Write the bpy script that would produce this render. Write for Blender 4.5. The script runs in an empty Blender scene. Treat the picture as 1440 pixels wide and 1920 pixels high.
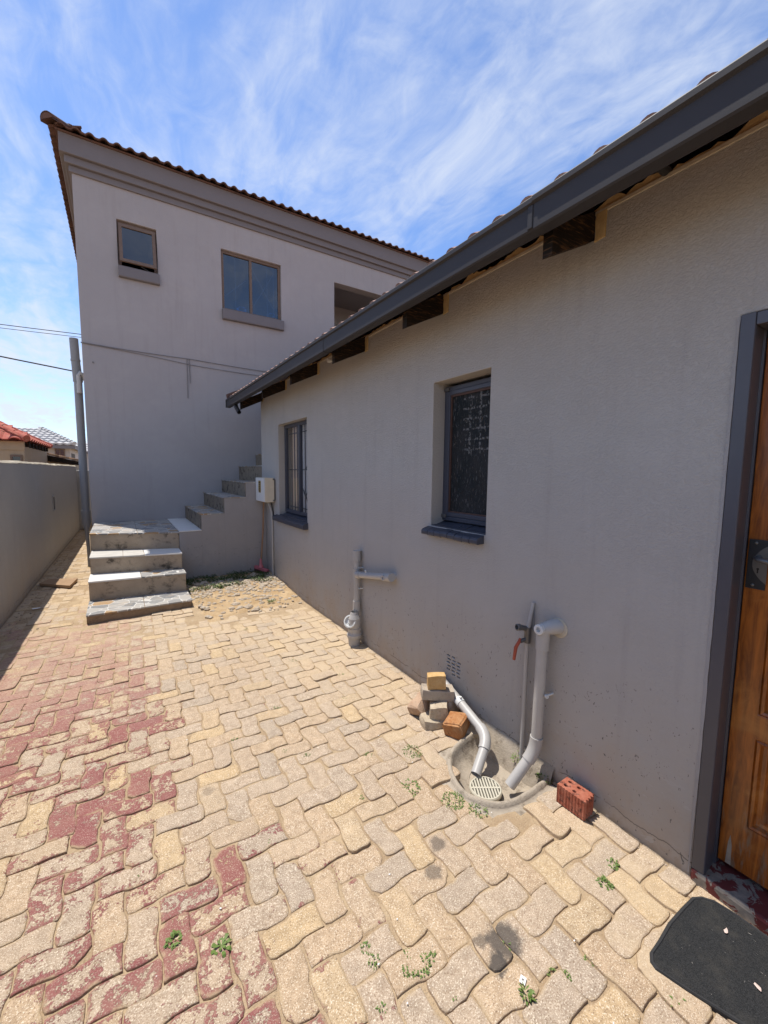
import bpy, bmesh, math, random
from math import radians as rad, sin, cos, pi, hypot, atan2
from mathutils import Vector, Matrix, noise as mnoise
from mathutils.geometry import tessellate_polygon

random.seed(7)
S = bpy.context.scene
COL = S.collection

# ------------------------------------------------------------------ camera
CAM_H = 1.58
cam_d = bpy.data.cameras.new('camera')
cam_d.sensor_fit = 'VERTICAL'
cam_d.sensor_height = 24.0
cam_d.lens = 24.0 * 770.93 / 1920.0
cam_d.clip_start = 0.02
cam_d.clip_end = 2000
cam = bpy.data.objects.new('camera', cam_d)
COL.objects.link(cam)
_y, _p, _r = rad(32.58988637), rad(-5.54295127), rad(0.59472013)
_f = Vector((sin(_y) * cos(_p), cos(_y) * cos(_p), sin(_p)))
_ri = Vector((cos(_y), -sin(_y), 0))
_u = _ri.cross(_f)
_r2 = cos(_r) * _ri + sin(_r) * _u
_u2 = -sin(_r) * _ri + cos(_r) * _u
cam.matrix_world = Matrix(((_r2.x, _u2.x, -_f.x, 0), (_r2.y, _u2.y, -_f.y, 0), (_r2.z, _u2.z, -_f.z, CAM_H), (0, 0, 0, 1)))
S.camera = cam

# ------------------------------------------------------------------ sky, sun, exposure
SUN = Vector((-0.155, 0.312, 1.0)).normalized()
S.view_settings.view_transform = 'Standard'
S.view_settings.look = 'None'
S.view_settings.gamma = 1.0
S.view_settings.use_curve_mapping = False
S.view_settings.exposure = 0.82
SKY_STRENGTH = 0.15

sun_d = bpy.data.lights.new('sun', 'SUN')
sun_d.energy = 3.1
sun_d.angle = rad(0.5)
sun_d.color = (1.0, 0.95, 0.87)
sun = bpy.data.objects.new('sun', sun_d)
COL.objects.link(sun)
sun.rotation_euler = SUN.to_track_quat('Z', 'Y').to_euler()

W_ = bpy.data.worlds.new('World')
S.world = W_
W_.use_nodes = True


class NT:
    def __init__(s, tree):
        s.t = tree
        s.L = tree.links.new
    def n(s, typ, **kw):
        nd = s.t.nodes.new(typ)
        for k, v in kw.items():
            setattr(nd, k, v)
        return nd
    def put(s, sock, v):
        if v is None:
            return
        if isinstance(v, (int, float)):
            if sock.type == 'RGBA':
                sock.default_value = (v, v, v, 1)
            elif sock.type == 'VECTOR':
                sock.default_value = (v, v, v)
            else:
                sock.default_value = v
        elif isinstance(v, (tuple, list)):
            if sock.type == 'RGBA':
                sock.default_value = (*v[:3], 1)
            else:
                sock.default_value = v
        else:
            s.L(v, sock)
    def pos(s):
        return s.n('ShaderNodeNewGeometry').outputs['Position']
    def obj(s):
        return s.n('ShaderNodeTexCoord').outputs['Object']
    def normal(s):
        return s.n('ShaderNodeNewGeometry').outputs['Normal']
    def mapv(s, v, scale=(1, 1, 1), rot=(0, 0, 0), loc=(0, 0, 0)):
        m = s.n('ShaderNodeMapping')
        s.L(v, m.inputs[0])
        m.inputs['Scale'].default_value = scale
        m.inputs['Rotation'].default_value = rot
        m.inputs['Location'].default_value = loc
        return m.outputs[0]
    def noise(s, v, scale=5, detail=4, rough=.5, dist=0):
        m = s.n('ShaderNodeTexNoise')
        s.put(m.inputs['Vector'], v)
        m.inputs['Scale'].default_value = scale
        m.inputs['Detail'].default_value = detail
        m.inputs['Roughness'].default_value = rough
        m.inputs['Distortion'].default_value = dist
        return m.outputs['Fac']
    def noisec(s, v, scale=5, detail=4):
        m = s.n('ShaderNodeTexNoise')
        s.put(m.inputs['Vector'], v)
        m.inputs['Scale'].default_value = scale
        m.inputs['Detail'].default_value = detail
        return m.outputs['Color']
    def voro(s, v, scale=5, feature='F1', rnd=1.0, out='Distance'):
        m = s.n('ShaderNodeTexVoronoi', feature=feature)
        s.put(m.inputs['Vector'], v)
        m.inputs['Scale'].default_value = scale
        m.inputs['Randomness'].default_value = rnd
        return m.outputs[out]
    def math(s, op, a, b=None, c=None, clamp=False):
        m = s.n('ShaderNodeMath', operation=op, use_clamp=clamp)
        s.put(m.inputs[0], a)
        s.put(m.inputs[1], b)
        if c is not None:
            s.put(m.inputs[2], c)
        return m.outputs[0]
    def vmath(s, op, a, b=None):
        m = s.n('ShaderNodeVectorMath', operation=op)
        s.put(m.inputs[0], a)
        if b is not None:
            s.put(m.inputs[1], b)
        return m.outputs['Value'] if op in ('LENGTH', 'DISTANCE', 'DOT_PRODUCT') else m.outputs[0]
    def mr(s, v, a, b, c=0., d=1., smooth=True):
        m = s.n('ShaderNodeMapRange')
        if smooth:
            m.interpolation_type = 'SMOOTHSTEP'
        s.put(m.inputs[0], v)
        for i, x in enumerate((a, b, c, d)):
            s.put(m.inputs[1 + i], x)
        return m.outputs[0]
    def mix(s, f, a, b, typ='MIX'):
        m = s.n('ShaderNodeMix', data_type='RGBA', blend_type=typ)
        s.put(m.inputs[0], f)
        s.put(m.inputs[6], a)
        s.put(m.inputs[7], b)
        return m.outputs[2]
    def sep(s, v):
        m = s.n('ShaderNodeSeparateXYZ')
        s.L(v, m.inputs[0])
        return m.outputs
    def sepc(s, v):
        m = s.n('ShaderNodeSeparateColor')
        s.L(v, m.inputs[0])
        return m.outputs
    def attr(s, name, out='Color'):
        m = s.n('ShaderNodeAttribute', attribute_name=name)
        return m.outputs[out]
    def rand(s):
        return s.n('ShaderNodeObjectInfo').outputs['Random']
    def bump(s, h, strength=.5, dist=.01, prev=None):
        m = s.n('ShaderNodeBump')
        m.inputs['Strength'].default_value = strength
        m.inputs['Distance'].default_value = dist
        s.put(m.inputs['Height'], h)
        if prev is not None:
            s.L(prev, m.inputs['Normal'])
        return m.outputs[0]


wt = NT(W_.node_tree)
W_.node_tree.nodes.clear()
sky = wt.n('ShaderNodeTexSky', sky_type='NISHITA')
sky.sun_disc = False
sky.sun_elevation = math.asin(SUN.z)
sky.sun_rotation = atan2(SUN.x, SUN.y)
sky.altitude = 1600
sky.air_density = 1.0
sky.dust_density = 0.6
sky.ozone_density = 1.6
dirv = wt.n('ShaderNodeTexCoord').outputs['Generated']
dx, dy, dz = wt.sep(dirv)
den = wt.math('ADD', wt.math('MAXIMUM', dz, 0.0), 0.10)
comb = wt.n('ShaderNodeCombineXYZ')
wt.put(comb.inputs[0], wt.math('DIVIDE', dx, den))
wt.put(comb.inputs[1], wt.math('DIVIDE', dy, den))
cp = comb.outputs[0]
warp = wt.vmath('SCALE', wt.vmath('SUBTRACT', wt.noisec(cp, 0.7, 3), (.5, .5, .5)))
warp.node.inputs['Scale'].default_value = 0.55
cpw = wt.vmath('ADD', cp, warp)
big = wt.noise(wt.mapv(cpw, (0.75, 0.5, 1), loc=(3.1, 7.7, 0)), 1.0, 5, .55)
streak = wt.noise(wt.mapv(cpw, (2.6, 0.75, 1), rot=(0, 0, rad(-8)), loc=(1.3, .4, 0)), 1.6, 8, .62, .5)
fine = wt.noise(wt.mapv(cpw, (5.0, 3.4, 1), loc=(.3, 4.4, 0)), 2.2, 6, .6, .6)
cl = wt.math('ADD', wt.math('MULTIPLY', big, .52), wt.math('ADD', wt.math('MULTIPLY', streak, .42), wt.math('MULTIPLY', fine, .24)))
cmask = wt.mr(cl, 0.485, 0.77)
horiz = wt.mr(dz, 0.0, 0.42, 0.42, 0.0)
cmask = wt.math('MINIMUM', wt.math('ADD', wt.math('MULTIPLY', cmask, .78), wt.math('MULTIPLY', horiz, wt.mr(cl, .35, .62))), 0.92)
skyc = wt.mix(1.0, sky.outputs[0], (.70, .77, .89), 'MULTIPLY')
cloud = wt.mix(cmask, skyc, (3.05, 3.3, 3.75))
bgn = wt.n('ShaderNodeBackground')
wt.put(bgn.inputs[0], cloud)
bgn.inputs[1].default_value = SKY_STRENGTH
wo = wt.n('ShaderNodeOutputWorld')
wt.L(bgn.outputs[0], wo.inputs[0])

# ------------------------------------------------------------------ mesh helpers
class MB:
    """collects polygons (world coordinates) for ONE mesh object"""
    def __init__(s):
        s.v, s.f, s.m, s.s = [], [], [], []
    def add(s, vs, fs, smooth=False, mi=0):
        o = len(s.v)
        s.v += [Vector(p) for p in vs]
        for f in fs:
            s.f.append([i + o for i in f])
            s.m.append(mi)
            s.s.append(smooth)
        return s
    def box(s, x0, x1, y0, y1, z0, z1, mi=0, M=None):
        vs = [Vector((x, y, z)) for z in (z0, z1) for y in (y0, y1) for x in (x0, x1)]
        if M is not None:
            vs = [M @ p for p in vs]
        return s.add(vs, [(0, 2, 3, 1), (4, 5, 7, 6), (0, 1, 5, 4), (2, 6, 7, 3), (0, 4, 6, 2), (1, 3, 7, 5)], mi=mi)
    def prism(s, poly, axis, a, b, mi=0, smooth=False):
        """poly in the two other axes (in xyz order), extruded along axis from a to b"""
        def P(p, t):
            return {'x': (t, p[0], p[1]), 'y': (p[0], t, p[1]), 'z': (p[0], p[1], t)}[axis]
        n = len(poly)
        vs = [P(p, a) for p in poly] + [P(p, b) for p in poly]
        s.add(vs, [(i, (i + 1) % n, n + (i + 1) % n, n + i) for i in range(n)], smooth, mi)
        o = len(s.v)
        s.add([P(p, a) for p in poly] + [P(p, b) for p in poly], [list(range(n))[::-1], list(range(n, 2 * n))], False, mi)
        return s
    def holed(s, outer, holes, axis, a, b, mi=0):
        """plate with holes between a and b along axis"""
        def P(p, t):
            return Vector({'x': (t, p[0], p[1]), 'y': (p[0], t, p[1]), 'z': (p[0], p[1], t)}[axis])
        loops = [outer] + holes
        tris = tessellate_polygon([[Vector((p[0], p[1], 0)) for p in l] for l in loops])
        flat = [p for l in loops for p in l]
        n = len(flat)
        vs = [P(p, a) for p in flat] + [P(p, b) for p in flat]
        fs = []
        for t in tris:
            fs.append(tuple(t)); fs.append(tuple(i + n for i in reversed(t)))
        o = 0
        for l in loops:
            k = len(l)
            for i in range(k):
                fs.append((o + i, o + (i + 1) % k, n + o + (i + 1) % k, n + o + i))
            o += k
        return s.add(vs, fs, mi=mi)
    def tube(s, pts, r, n=14, caps=True, mi=0):
        pts = [Vector(p) for p in pts]
        rs = r if isinstance(r, (list, tuple)) else [r] * len(pts)
        prev = None
        rings = []
        for i, p in enumerate(pts):
            a = pts[max(i - 1, 0)]
            b = pts[min(i + 1, len(pts) - 1)]
            t = (b - a)
            if t.length < 1e-9:
                t = Vector((0, 0, 1))
            t.normalize()
            if prev is None:
                h = Vector((1, 0, 0)) if abs(t.x) < .9 else Vector((0, 1, 0))
                u = t.cross(h).normalized()
            else:
                u = (prev - t * prev.dot(t))
                if u.length < 1e-6:
                    u = t.orthogonal()
                u.normalize()
            prev = u
            w = t.cross(u)
            rings.append([p + (u * cos(2 * pi * k / n) + w * sin(2 * pi * k / n)) * rs[i] for k in range(n)])
        vs = [q for R in rings for q in R]
        fs = []
        for i in range(len(rings) - 1):
            for k in range(n):
                fs.append((i * n + k, i * n + (k + 1) % n, (i + 1) * n + (k + 1) % n, (i + 1) * n + k))
        s.add(vs, fs, True, mi)
        if caps:
            s.add(rings[0], [list(range(n))[::-1]], False, mi)
            s.add(rings[-1], [list(range(n))], False, mi)
        return s
    def lathe(s, c, axis, prof, n=20, mi=0):
        """prof: list of (distance along axis, radius)"""
        ax = Vector(axis).normalized()
        return s.tube2([Vector(c) + ax * d for d, _ in prof], [r for _, r in prof], ax, n, mi)
    def tube2(s, pts, rs, ax, n, mi=0):
        u = ax.orthogonal().normalized()
        w = ax.cross(u)
        for i in range(len(pts) - 1):
            A = [pts[i] + (u * cos(2 * pi * k / n) + w * sin(2 * pi * k / n)) * max(rs[i], 1e-5) for k in range(n)]
            B = [pts[i + 1] + (u * cos(2 * pi * k / n) + w * sin(2 * pi * k / n)) * max(rs[i + 1], 1e-5) for k in range(n)]
            s.add(A + B, [(k, (k + 1) % n, n + (k + 1) % n, n + k) for k in range(n)], True, mi)
        return s
    def build(s, name, mats, parent=None, bevel=0, label=None, kind=None, weld=False):
        me = bpy.data.meshes.new(name)
        org = parent_origin(parent)
        if isinstance(mats, bpy.types.Material):
            mats = [mats]
        me.from_pydata([p - org for p in s.v], [], s.f)
        for m in mats:
            me.materials.append(m)
        me.polygons.foreach_set('material_index', s.m)
        me.polygons.foreach_set('use_smooth', s.s)
        me.update()
        bm = bmesh.new()
        bm.from_mesh(me)
        if weld:
            bmesh.ops.remove_doubles(bm, verts=bm.verts, dist=1e-5)
        bmesh.ops.recalc_face_normals(bm, faces=bm.faces)
        bm.to_mesh(me)
        bm.free()
        o = bpy.data.objects.new(name, me)
        COL.objects.link(o)
        if parent is not None:
            o.parent = parent
        if bevel:
            b = o.modifiers.new('bevel', 'BEVEL')
            b.width = bevel
            b.segments = 2
            b.limit_method = 'ANGLE'
            b.angle_limit = rad(40)
        if label:
            o['label'] = label
        if kind:
            o['kind'] = kind
        return o


def parent_origin(p):
    o = Vector((0, 0, 0))
    while p is not None:
        o += p.location
        p = p.parent
    return o


def thing(name, label, cat, loc=(0, 0, 0), group=None):
    o = bpy.data.objects.new(name, None)
    o.empty_display_size = .1
    COL.objects.link(o)
    o.location = loc
    o['label'] = label
    o['category'] = cat
    if group:
        o['group'] = group
    return o


def tag(o, label, cat, group=None):
    o['label'] = label
    o['category'] = cat
    if group:
        o['group'] = group
    return o


def rect(a, b, c, d):
    return [(a, c), (b, c), (b, d), (a, d)]


def rough_block(name, mat, loc, size, rz=0, rx=0, ry=0, amp=.006, cuts=4, seed=0, chip=.0, mb=None, roundness=0.0, scale=9.0):
    """a worn block: subdivided box pushed about by noise, origin at its centre"""
    bm = bmesh.new()
    bmesh.ops.create_cube(bm, size=1.0)
    bmesh.ops.subdivide_edges(bm, edges=bm.edges[:], cuts=cuts, use_grid_fill=True)
    for v in bm.verts:
        p = v.co.copy()
        if roundness:
            q = p.normalized() * .62
            p = p.lerp(q, roundness)
        p = Vector((p.x * size[0], p.y * size[1], p.z * size[2]))
        d = mnoise.noise_vector(p * scale + Vector((seed * 3.1, seed * 1.7, seed)))
        e = mnoise.noise(p * scale * .45 + Vector((seed * 9.1, 0, seed)))
        cut = 0
        if chip:
            corner = sum(abs(abs(c) - .5) < .02 for c in v.co)
            if corner >= 2:
                cut = max(0, e + .15) * chip
        p = p + d * amp
        p = p * (1 - cut)
        v.co = p
    me = bpy.data.meshes.new(name)
    bm.to_mesh(me)
    bm.free()
    for p in me.polygons:
        p.use_smooth = False
    me.materials.append(mat)
    o = bpy.data.objects.new(name, me)
    COL.objects.link(o)
    o.location = loc
    o.rotation_euler = (rx, ry, rz)
    return o


# ------------------------------------------------------------------ materials
def newmat(name, rough=.8, spec=.3):
    m = bpy.data.materials.new(name)
    m.use_nodes = True
    t = NT(m.node_tree)
    b = m.node_tree.nodes['Principled BSDF']
    b.inputs['Roughness'].default_value = rough
    b.inputs['Specular IOR Level'].default_value = spec
    return m, t, b


def plain(name, col, rough=.6, spec=.3, var=.12, vscale=14, bump=.0, bscale=60, metal=0):
    m, t, b = newmat(name, rough, spec)
    p = t.pos()
    n = t.noise(p, vscale, 5, .6)
    c = t.mix(1.0, col, t.mix(n, (1 - var,) * 3, (1 + var,) * 3), 'MULTIPLY')
    t.put(b.inputs['Base Color'], c)
    b.inputs['Metallic'].default_value = metal
    if bump:
        t.L(t.bump(t.noise(p, bscale, 4, .6), bump, .003), b.inputs['Normal'])
    return m


def plaster(name, col, rough_top=1.0, zmid=1.2, zw=1.0, scuff=.0, dust=.0, bs=1.0):
    """hand floated, painted plaster: relief strongest above zmid, scuffs and dust near the ground"""
    m, t, b = newmat(name, .78, .25)
    p = t.pos()
    px, py, pz = t.sep(p)
    big = t.noise(p, 1.1, 4, .55)
    med = t.noise(p, 7, 4, .6)
    c = t.mix(1.0, col, t.mix(big, (.92, .92, .925), (1.08, 1.075, 1.07)), 'MULTIPLY')
    c = t.mix(1.0, c, t.mix(med, (.96, .96, .96), (1.04, 1.04, 1.04)), 'MULTIPLY')
    st_ = t.noise(t.mapv(p, (7, 7, .45)), 1.7, 5, .6)
    c = t.mix(t.math('MULTIPLY', t.mr(st_, .52, .75), .20), c, (.25, .225, .21))
    pt = t.noise(p, 2.6, 6, .7, .6)
    c = t.mix(t.math('MULTIPLY', t.mr(pt, .50, .64), .10), c, (.47, .44, .42))
    if dust:
        low = t.mr(pz, .75, .0)
        dn = t.math('MULTIPLY', t.math('MULTIPLY', low, dust), t.mr(t.noise(p, 3.5, 5, .62), .38, .68))
        c = t.mix(dn, c, (.40, .315, .23))
        # splash band and pale rub marks just above the ground
        c = t.mix(t.math('MULTIPLY', t.mr(pz, .16, .0), t.mr(t.noise(p, 16, 5, .7), .45, .62)), c, (.36, .30, .24))
    if dust:
        # crack where the plaster skirt has parted, and damp grime at the very foot
        lz = t.math('SUBTRACT', pz, t.math('ADD', .035, t.math('MULTIPLY', t.noise(t.mapv(p, (0, 1, 0)), 7, 5, .65), .07)))
        ln = t.math('MULTIPLY', t.mr(t.math('ABSOLUTE', lz), .0035, .0012), t.mr(t.noise(p, 5, 3, .5), .42, .50))
        c = t.mix(t.math('MULTIPLY', ln, .7), c, (.09, .08, .07))
        c = t.mix(t.math('MULTIPLY', t.mr(pz, .05, -.01), .5), c, (.17, .13, .10))
    if scuff:
        sv = t.mapv(p, (1, 3.2, 1.6), rot=(rad(35), 0, 0))
        sc = t.noise(sv, 17, 3, .5, 1.4)
        mask = t.math('MULTIPLY', t.mr(sc, .66, .70), t.mr(pz, .95, .35))
        c = t.mix(t.math('MULTIPLY', mask, scuff), c, (.10, .095, .09))
        sv2 = t.mapv(p, (1, 1.1, 2.6), rot=(rad(-25), 0, 0), loc=(0, 3, 1))
        mask2 = t.math('MULTIPLY', t.mr(t.noise(sv2, 11, 3, .5, 1.0), .66, .69), t.mr(pz, .8, .2))
        c = t.mix(t.math('MULTIPLY', mask2, scuff * .5), c, (.45, .43, .41))
    t.put(b.inputs['Base Color'], c)
    w = t.mr(pz, zmid - zw, zmid + zw, .22, 1.0)
    lump = t.noise(t.mapv(p, (1, 1.0, 1.5)), 72 * bs, 5, .66, .2)
    lump2 = t.noise(p, 170 * bs, 3, .6)
    w = t.math('MULTIPLY', w, t.mr(t.noise(p, 1.7, 4, .6), .30, .62, .45, 1.15))
    h = t.math('MULTIPLY', t.math('ADD', t.mr(lump, .40, .66), t.math('MULTIPLY', lump2, .5)), t.math('MULTIPLY', w, rough_top))
    wob = t.noise(p, 2.3, 3, .5)
    n1 = t.bump(wob, .35, .035)
    t.L(t.bump(h, .5, .0055, n1), b.inputs['Normal'])
    return m


PAINT = (.405, .380, .350)
M_wall = plaster('painted_plaster', PAINT, 1.0, 1.35, .9, scuff=.85, dust=.55)
M_wall_up = plaster('painted_plaster_upper', (.362, .340, .340), .35, 3, 2.5, bs=.8)
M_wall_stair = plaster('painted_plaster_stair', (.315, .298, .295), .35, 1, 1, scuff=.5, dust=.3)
M_bound = plaster('boundary_plaster', (.36, .345, .325), .35, 1, 1, scuff=.35, dust=.3)
M_trim = plain('trim_paint', (.178, .163, .168), .7, .25, .08, 6, .2, 40)
M_reveal = plaster('reveal_plaster', (.345, .325, .31), .6, 1, 1)
M_gutter = plain('gutter_paint', (.040, .037, .039), .55, .22, .10, 5, .08, 30)
M_frame = plain('frame_paint', (.050, .053, .070), .45, .45, .15, 10, .15, 40)
M_doorframe = plain('door_frame_paint', (.07, .068, .08), .38, .5, .15, 8, .15, 30)
M_void_shade = plain('void_shade_black', (.012, .011, .010), .9, .1)  # near black that paints the shade inside holes
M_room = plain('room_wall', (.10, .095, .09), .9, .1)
M_mortar = plain('raw_mortar', (.54, .385, .19), .95, .1, .35, 18, .8, 60)
M_mortar_pale = plain('pale_mortar', (.50, .44, .34), .95, .1, .25, 18, .8, 60)
M_pipe = plain('painted_pvc', (.42, .40, .375), .42, .45, .10, 10, .06, 40)
M_pipe_grey = plain('grey_pvc', (.245, .245, .25), .45, .4, .10, 6, .06, 40)
M_pvc_white = plain('white_pvc', (.62, .62, .60), .4, .45, .10, 10)
M_steel = plain('dull_steel', (.16, .155, .15), .45, .5, .2, 20, metal=.6)
M_red_lever = plain('red_plastic', (.34, .07, .04), .45, .4, .25, 30)
M_cable = plain('cable_black', (.03, .03, .032), .6, .3)
M_cable_grey = plain('cable_grey', (.20, .19, .19), .6, .3)
M_cream = plain('cream_enamel', (.62, .55, .43), .5, .4, .2, 9, .1, 30)
M_white_enamel = plain('white_enamel', (.66, .645, .61), .45, .4, .12, 12)
M_sticker = plain('ochre_sticker', (.30, .20, .05), .6, .3, .3, 60)
M_ink = plain('dark_ink', (.03, .025, .02), .7, .2)
M_pink = plain('pink_plastic', (.55, .16, .18), .5, .35, .2, 20)
M_bristle = plain('dusty_bristle', (.16, .07, .07), .95, .1, .3, 60, .8, 200)
M_stick = plain('wood_stick', (.30, .18, .11), .7, .25, .3, 20)
M_board = plain('weathered_board', (.33, .22, .135), .85, .15, .25, 12, .4, 60)
M_leaf = None
M_scrap = plain('white_scrap', (.72, .71, .69), .8, .2, .1, 40)


def wood_door():
    m, t, b = newmat('varnished_door_wood', .27, .55)
    p = t.pos()
    g = t.noise(t.mapv(p, (9, 9, 1.0)), 4.5, 7, .65, 1.2)
    pat = t.noise(p, 5.0, 5, .65, .6)
    c = t.mix(t.mr(g, .25, .75), (.14, .036, .005), (.43, .125, .015))
    c = t.mix(t.math('MULTIPLY', t.mr(pat, .48, .75), .7), c, (.44, .175, .036))
    _, _, pz = t.sep(p)
    wear = t.math('MULTIPLY', t.mr(pz, .55, .05), t.mr(t.noise(t.mapv(p, (6, 6, 1)), 5, 6, .7), .50, .66))
    c = t.mix(wear, c, (.20, .145, .095))
    t.put(b.inputs['Base Color'], c)
    t.L(t.bump(g, .25, .002), b.inputs['Normal'])
    return m


M_door = wood_door()


def rafter_wood():
    m, t, b = newmat('creosoted_timber', .75, .25)
    p = t.pos()
    g = t.noise(t.mapv(p, (3, 2, 26), rot=(0, rad(25), 0)), 5, 5, .6, .3)
    c = t.mix(t.mr(g, .50, .78), (.010, .007, .005), (.17, .085, .036))
    t.put(b.inputs['Base Color'], c)
    t.L(t.bump(g, .5, .004), b.inputs['Normal'])
    return m


M_rafter = rafter_wood()


def clay_tile(name, c0, c1, c2, spots=.5):
    m, t, b = newmat(name, .82, .2)
    p = t.pos()
    r = t.rand()
    c = t.mix(r, c0, c1)
    c = t.mix(t.mr(t.noise(p, 9, 5, .65), .45, .7), c, c2)
    c = t.mix(t.math('MULTIPLY', t.mr(t.noise(p, 60, 4, .6), .55, .7), spots), c, (.05, .042, .04))
    t.put(b.inputs['Base Color'], c)
    t.L(t.bump(t.noise(p, 90, 4, .6), .6, .004), b.inputs['Normal'])
    return m


M_tile = clay_tile('roof_tile_clay', (.33, .19, .15), (.42, .27, .21), (.24, .15, .12), .4)
M_tile_up = clay_tile('roof_tile_brown', (.115, .066, .053), (.16, .088, .068), (.075, .050, .045), .6)
M_tile_red = clay_tile('roof_tile_red', (.36, .085, .065), (.44, .13, .09), (.42, .17, .12), .2)
M_tile_tan = clay_tile('roof_tile_tan', (.42, .28, .16), (.50, .33, .20), (.36, .25, .16), .15)
M_tile_grey = clay_tile('roof_tile_silver', (.44, .43, .42), (.52, .50, .48), (.38, .37, .36), .25)


def concrete(name, col, mold=.6, sc=1.0, moldcol=(.045, .038, .03)):
    m, t, b = newmat(name, .92, .12)
    p = t.pos()
    n = t.noise(p, 8 * sc, 6, .65)
    c = t.mix(1.0, col, t.mix(n, (.70, .69, .68), (1.22, 1.2, 1.18)), 'MULTIPLY')
    mm = t.noise(t.mapv(p, (1, 1, 1.2)), 6.0 * sc, 7, .72, .1)
    c = t.mix(t.math('MULTIPLY', t.mr(mm, .50, .68), mold), c, moldcol)
    g = t.noise(p, 120, 3, .6)
    c = t.mix(t.math('MULTIPLY', t.mr(g, .58, .72), .35), c, (.09, .08, .07))
    t.put(b.inputs['Base Color'], c)
    t.L(t.bump(t.math('ADD', n, t.math('MULTIPLY', g, .5)), .7, .008), b.inputs['Normal'])
    return m


M_conc = concrete('stained_concrete', (.40, .325, .245), .85)
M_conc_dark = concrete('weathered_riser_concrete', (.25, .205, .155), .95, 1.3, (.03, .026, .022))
M_conc_lo = concrete('brown_concrete', (.29, .21, .14), .6)
M_basin = concrete('basin_concrete', (.40, .345, .275), .7, 2.4, (.13, .10, .07))
M_conc_grey = concrete('grey_block', (.42, .36, .29), .35, 2.2, (.15, .12, .09))
M_step_red = None


def slate_tile():
    m, t, b = newmat('slate_print_tile', .55, .35)
    p = t.pos()
    w = t.vmath('ADD', p, t.vmath('MULTIPLY', t.noisec(p, 9, 3), (.05, .05, 0)))
    wf = t.mapv(w, (1, 1, .02))
    edge = t.voro(wf, 7.5, 'DISTANCE_TO_EDGE')
    cell = t.voro(wf, 7.5, 'F1', out='Color')
    cr, cg, cb = t.sepc(cell)[:3]
    c = t.mix(t.mr(cr, .1, .9), (.17, .172, .175), (.38, .355, .32))
    c = t.mix(t.mr(cg, .80, .84), c, (.36, .22, .10))
    c = t.mix(t.math('MULTIPLY', t.mr(t.noise(p, 45, 4, .6), .45, .7), .5), c, (.34, .32, .29))
    c = t.mix(t.mr(edge, .030, .012), c, (.60, .58, .54))
    c = t.mix(t.math('MULTIPLY', t.mr(t.noise(p, 6, 5, .65), .5, .72), .5), c, (.42, .33, .23))
    t.put(b.inputs['Base Color'], c)
    return m


M_slate = slate_tile()
M_slate_pale = plain('pale_worn_tile', (.50, .47, .42), .6, .3, .25, 9, .2, 60)
M_white_tile = plain('white_floor_tile', (.70, .685, .65), .4, .4, .10, 7)


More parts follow.
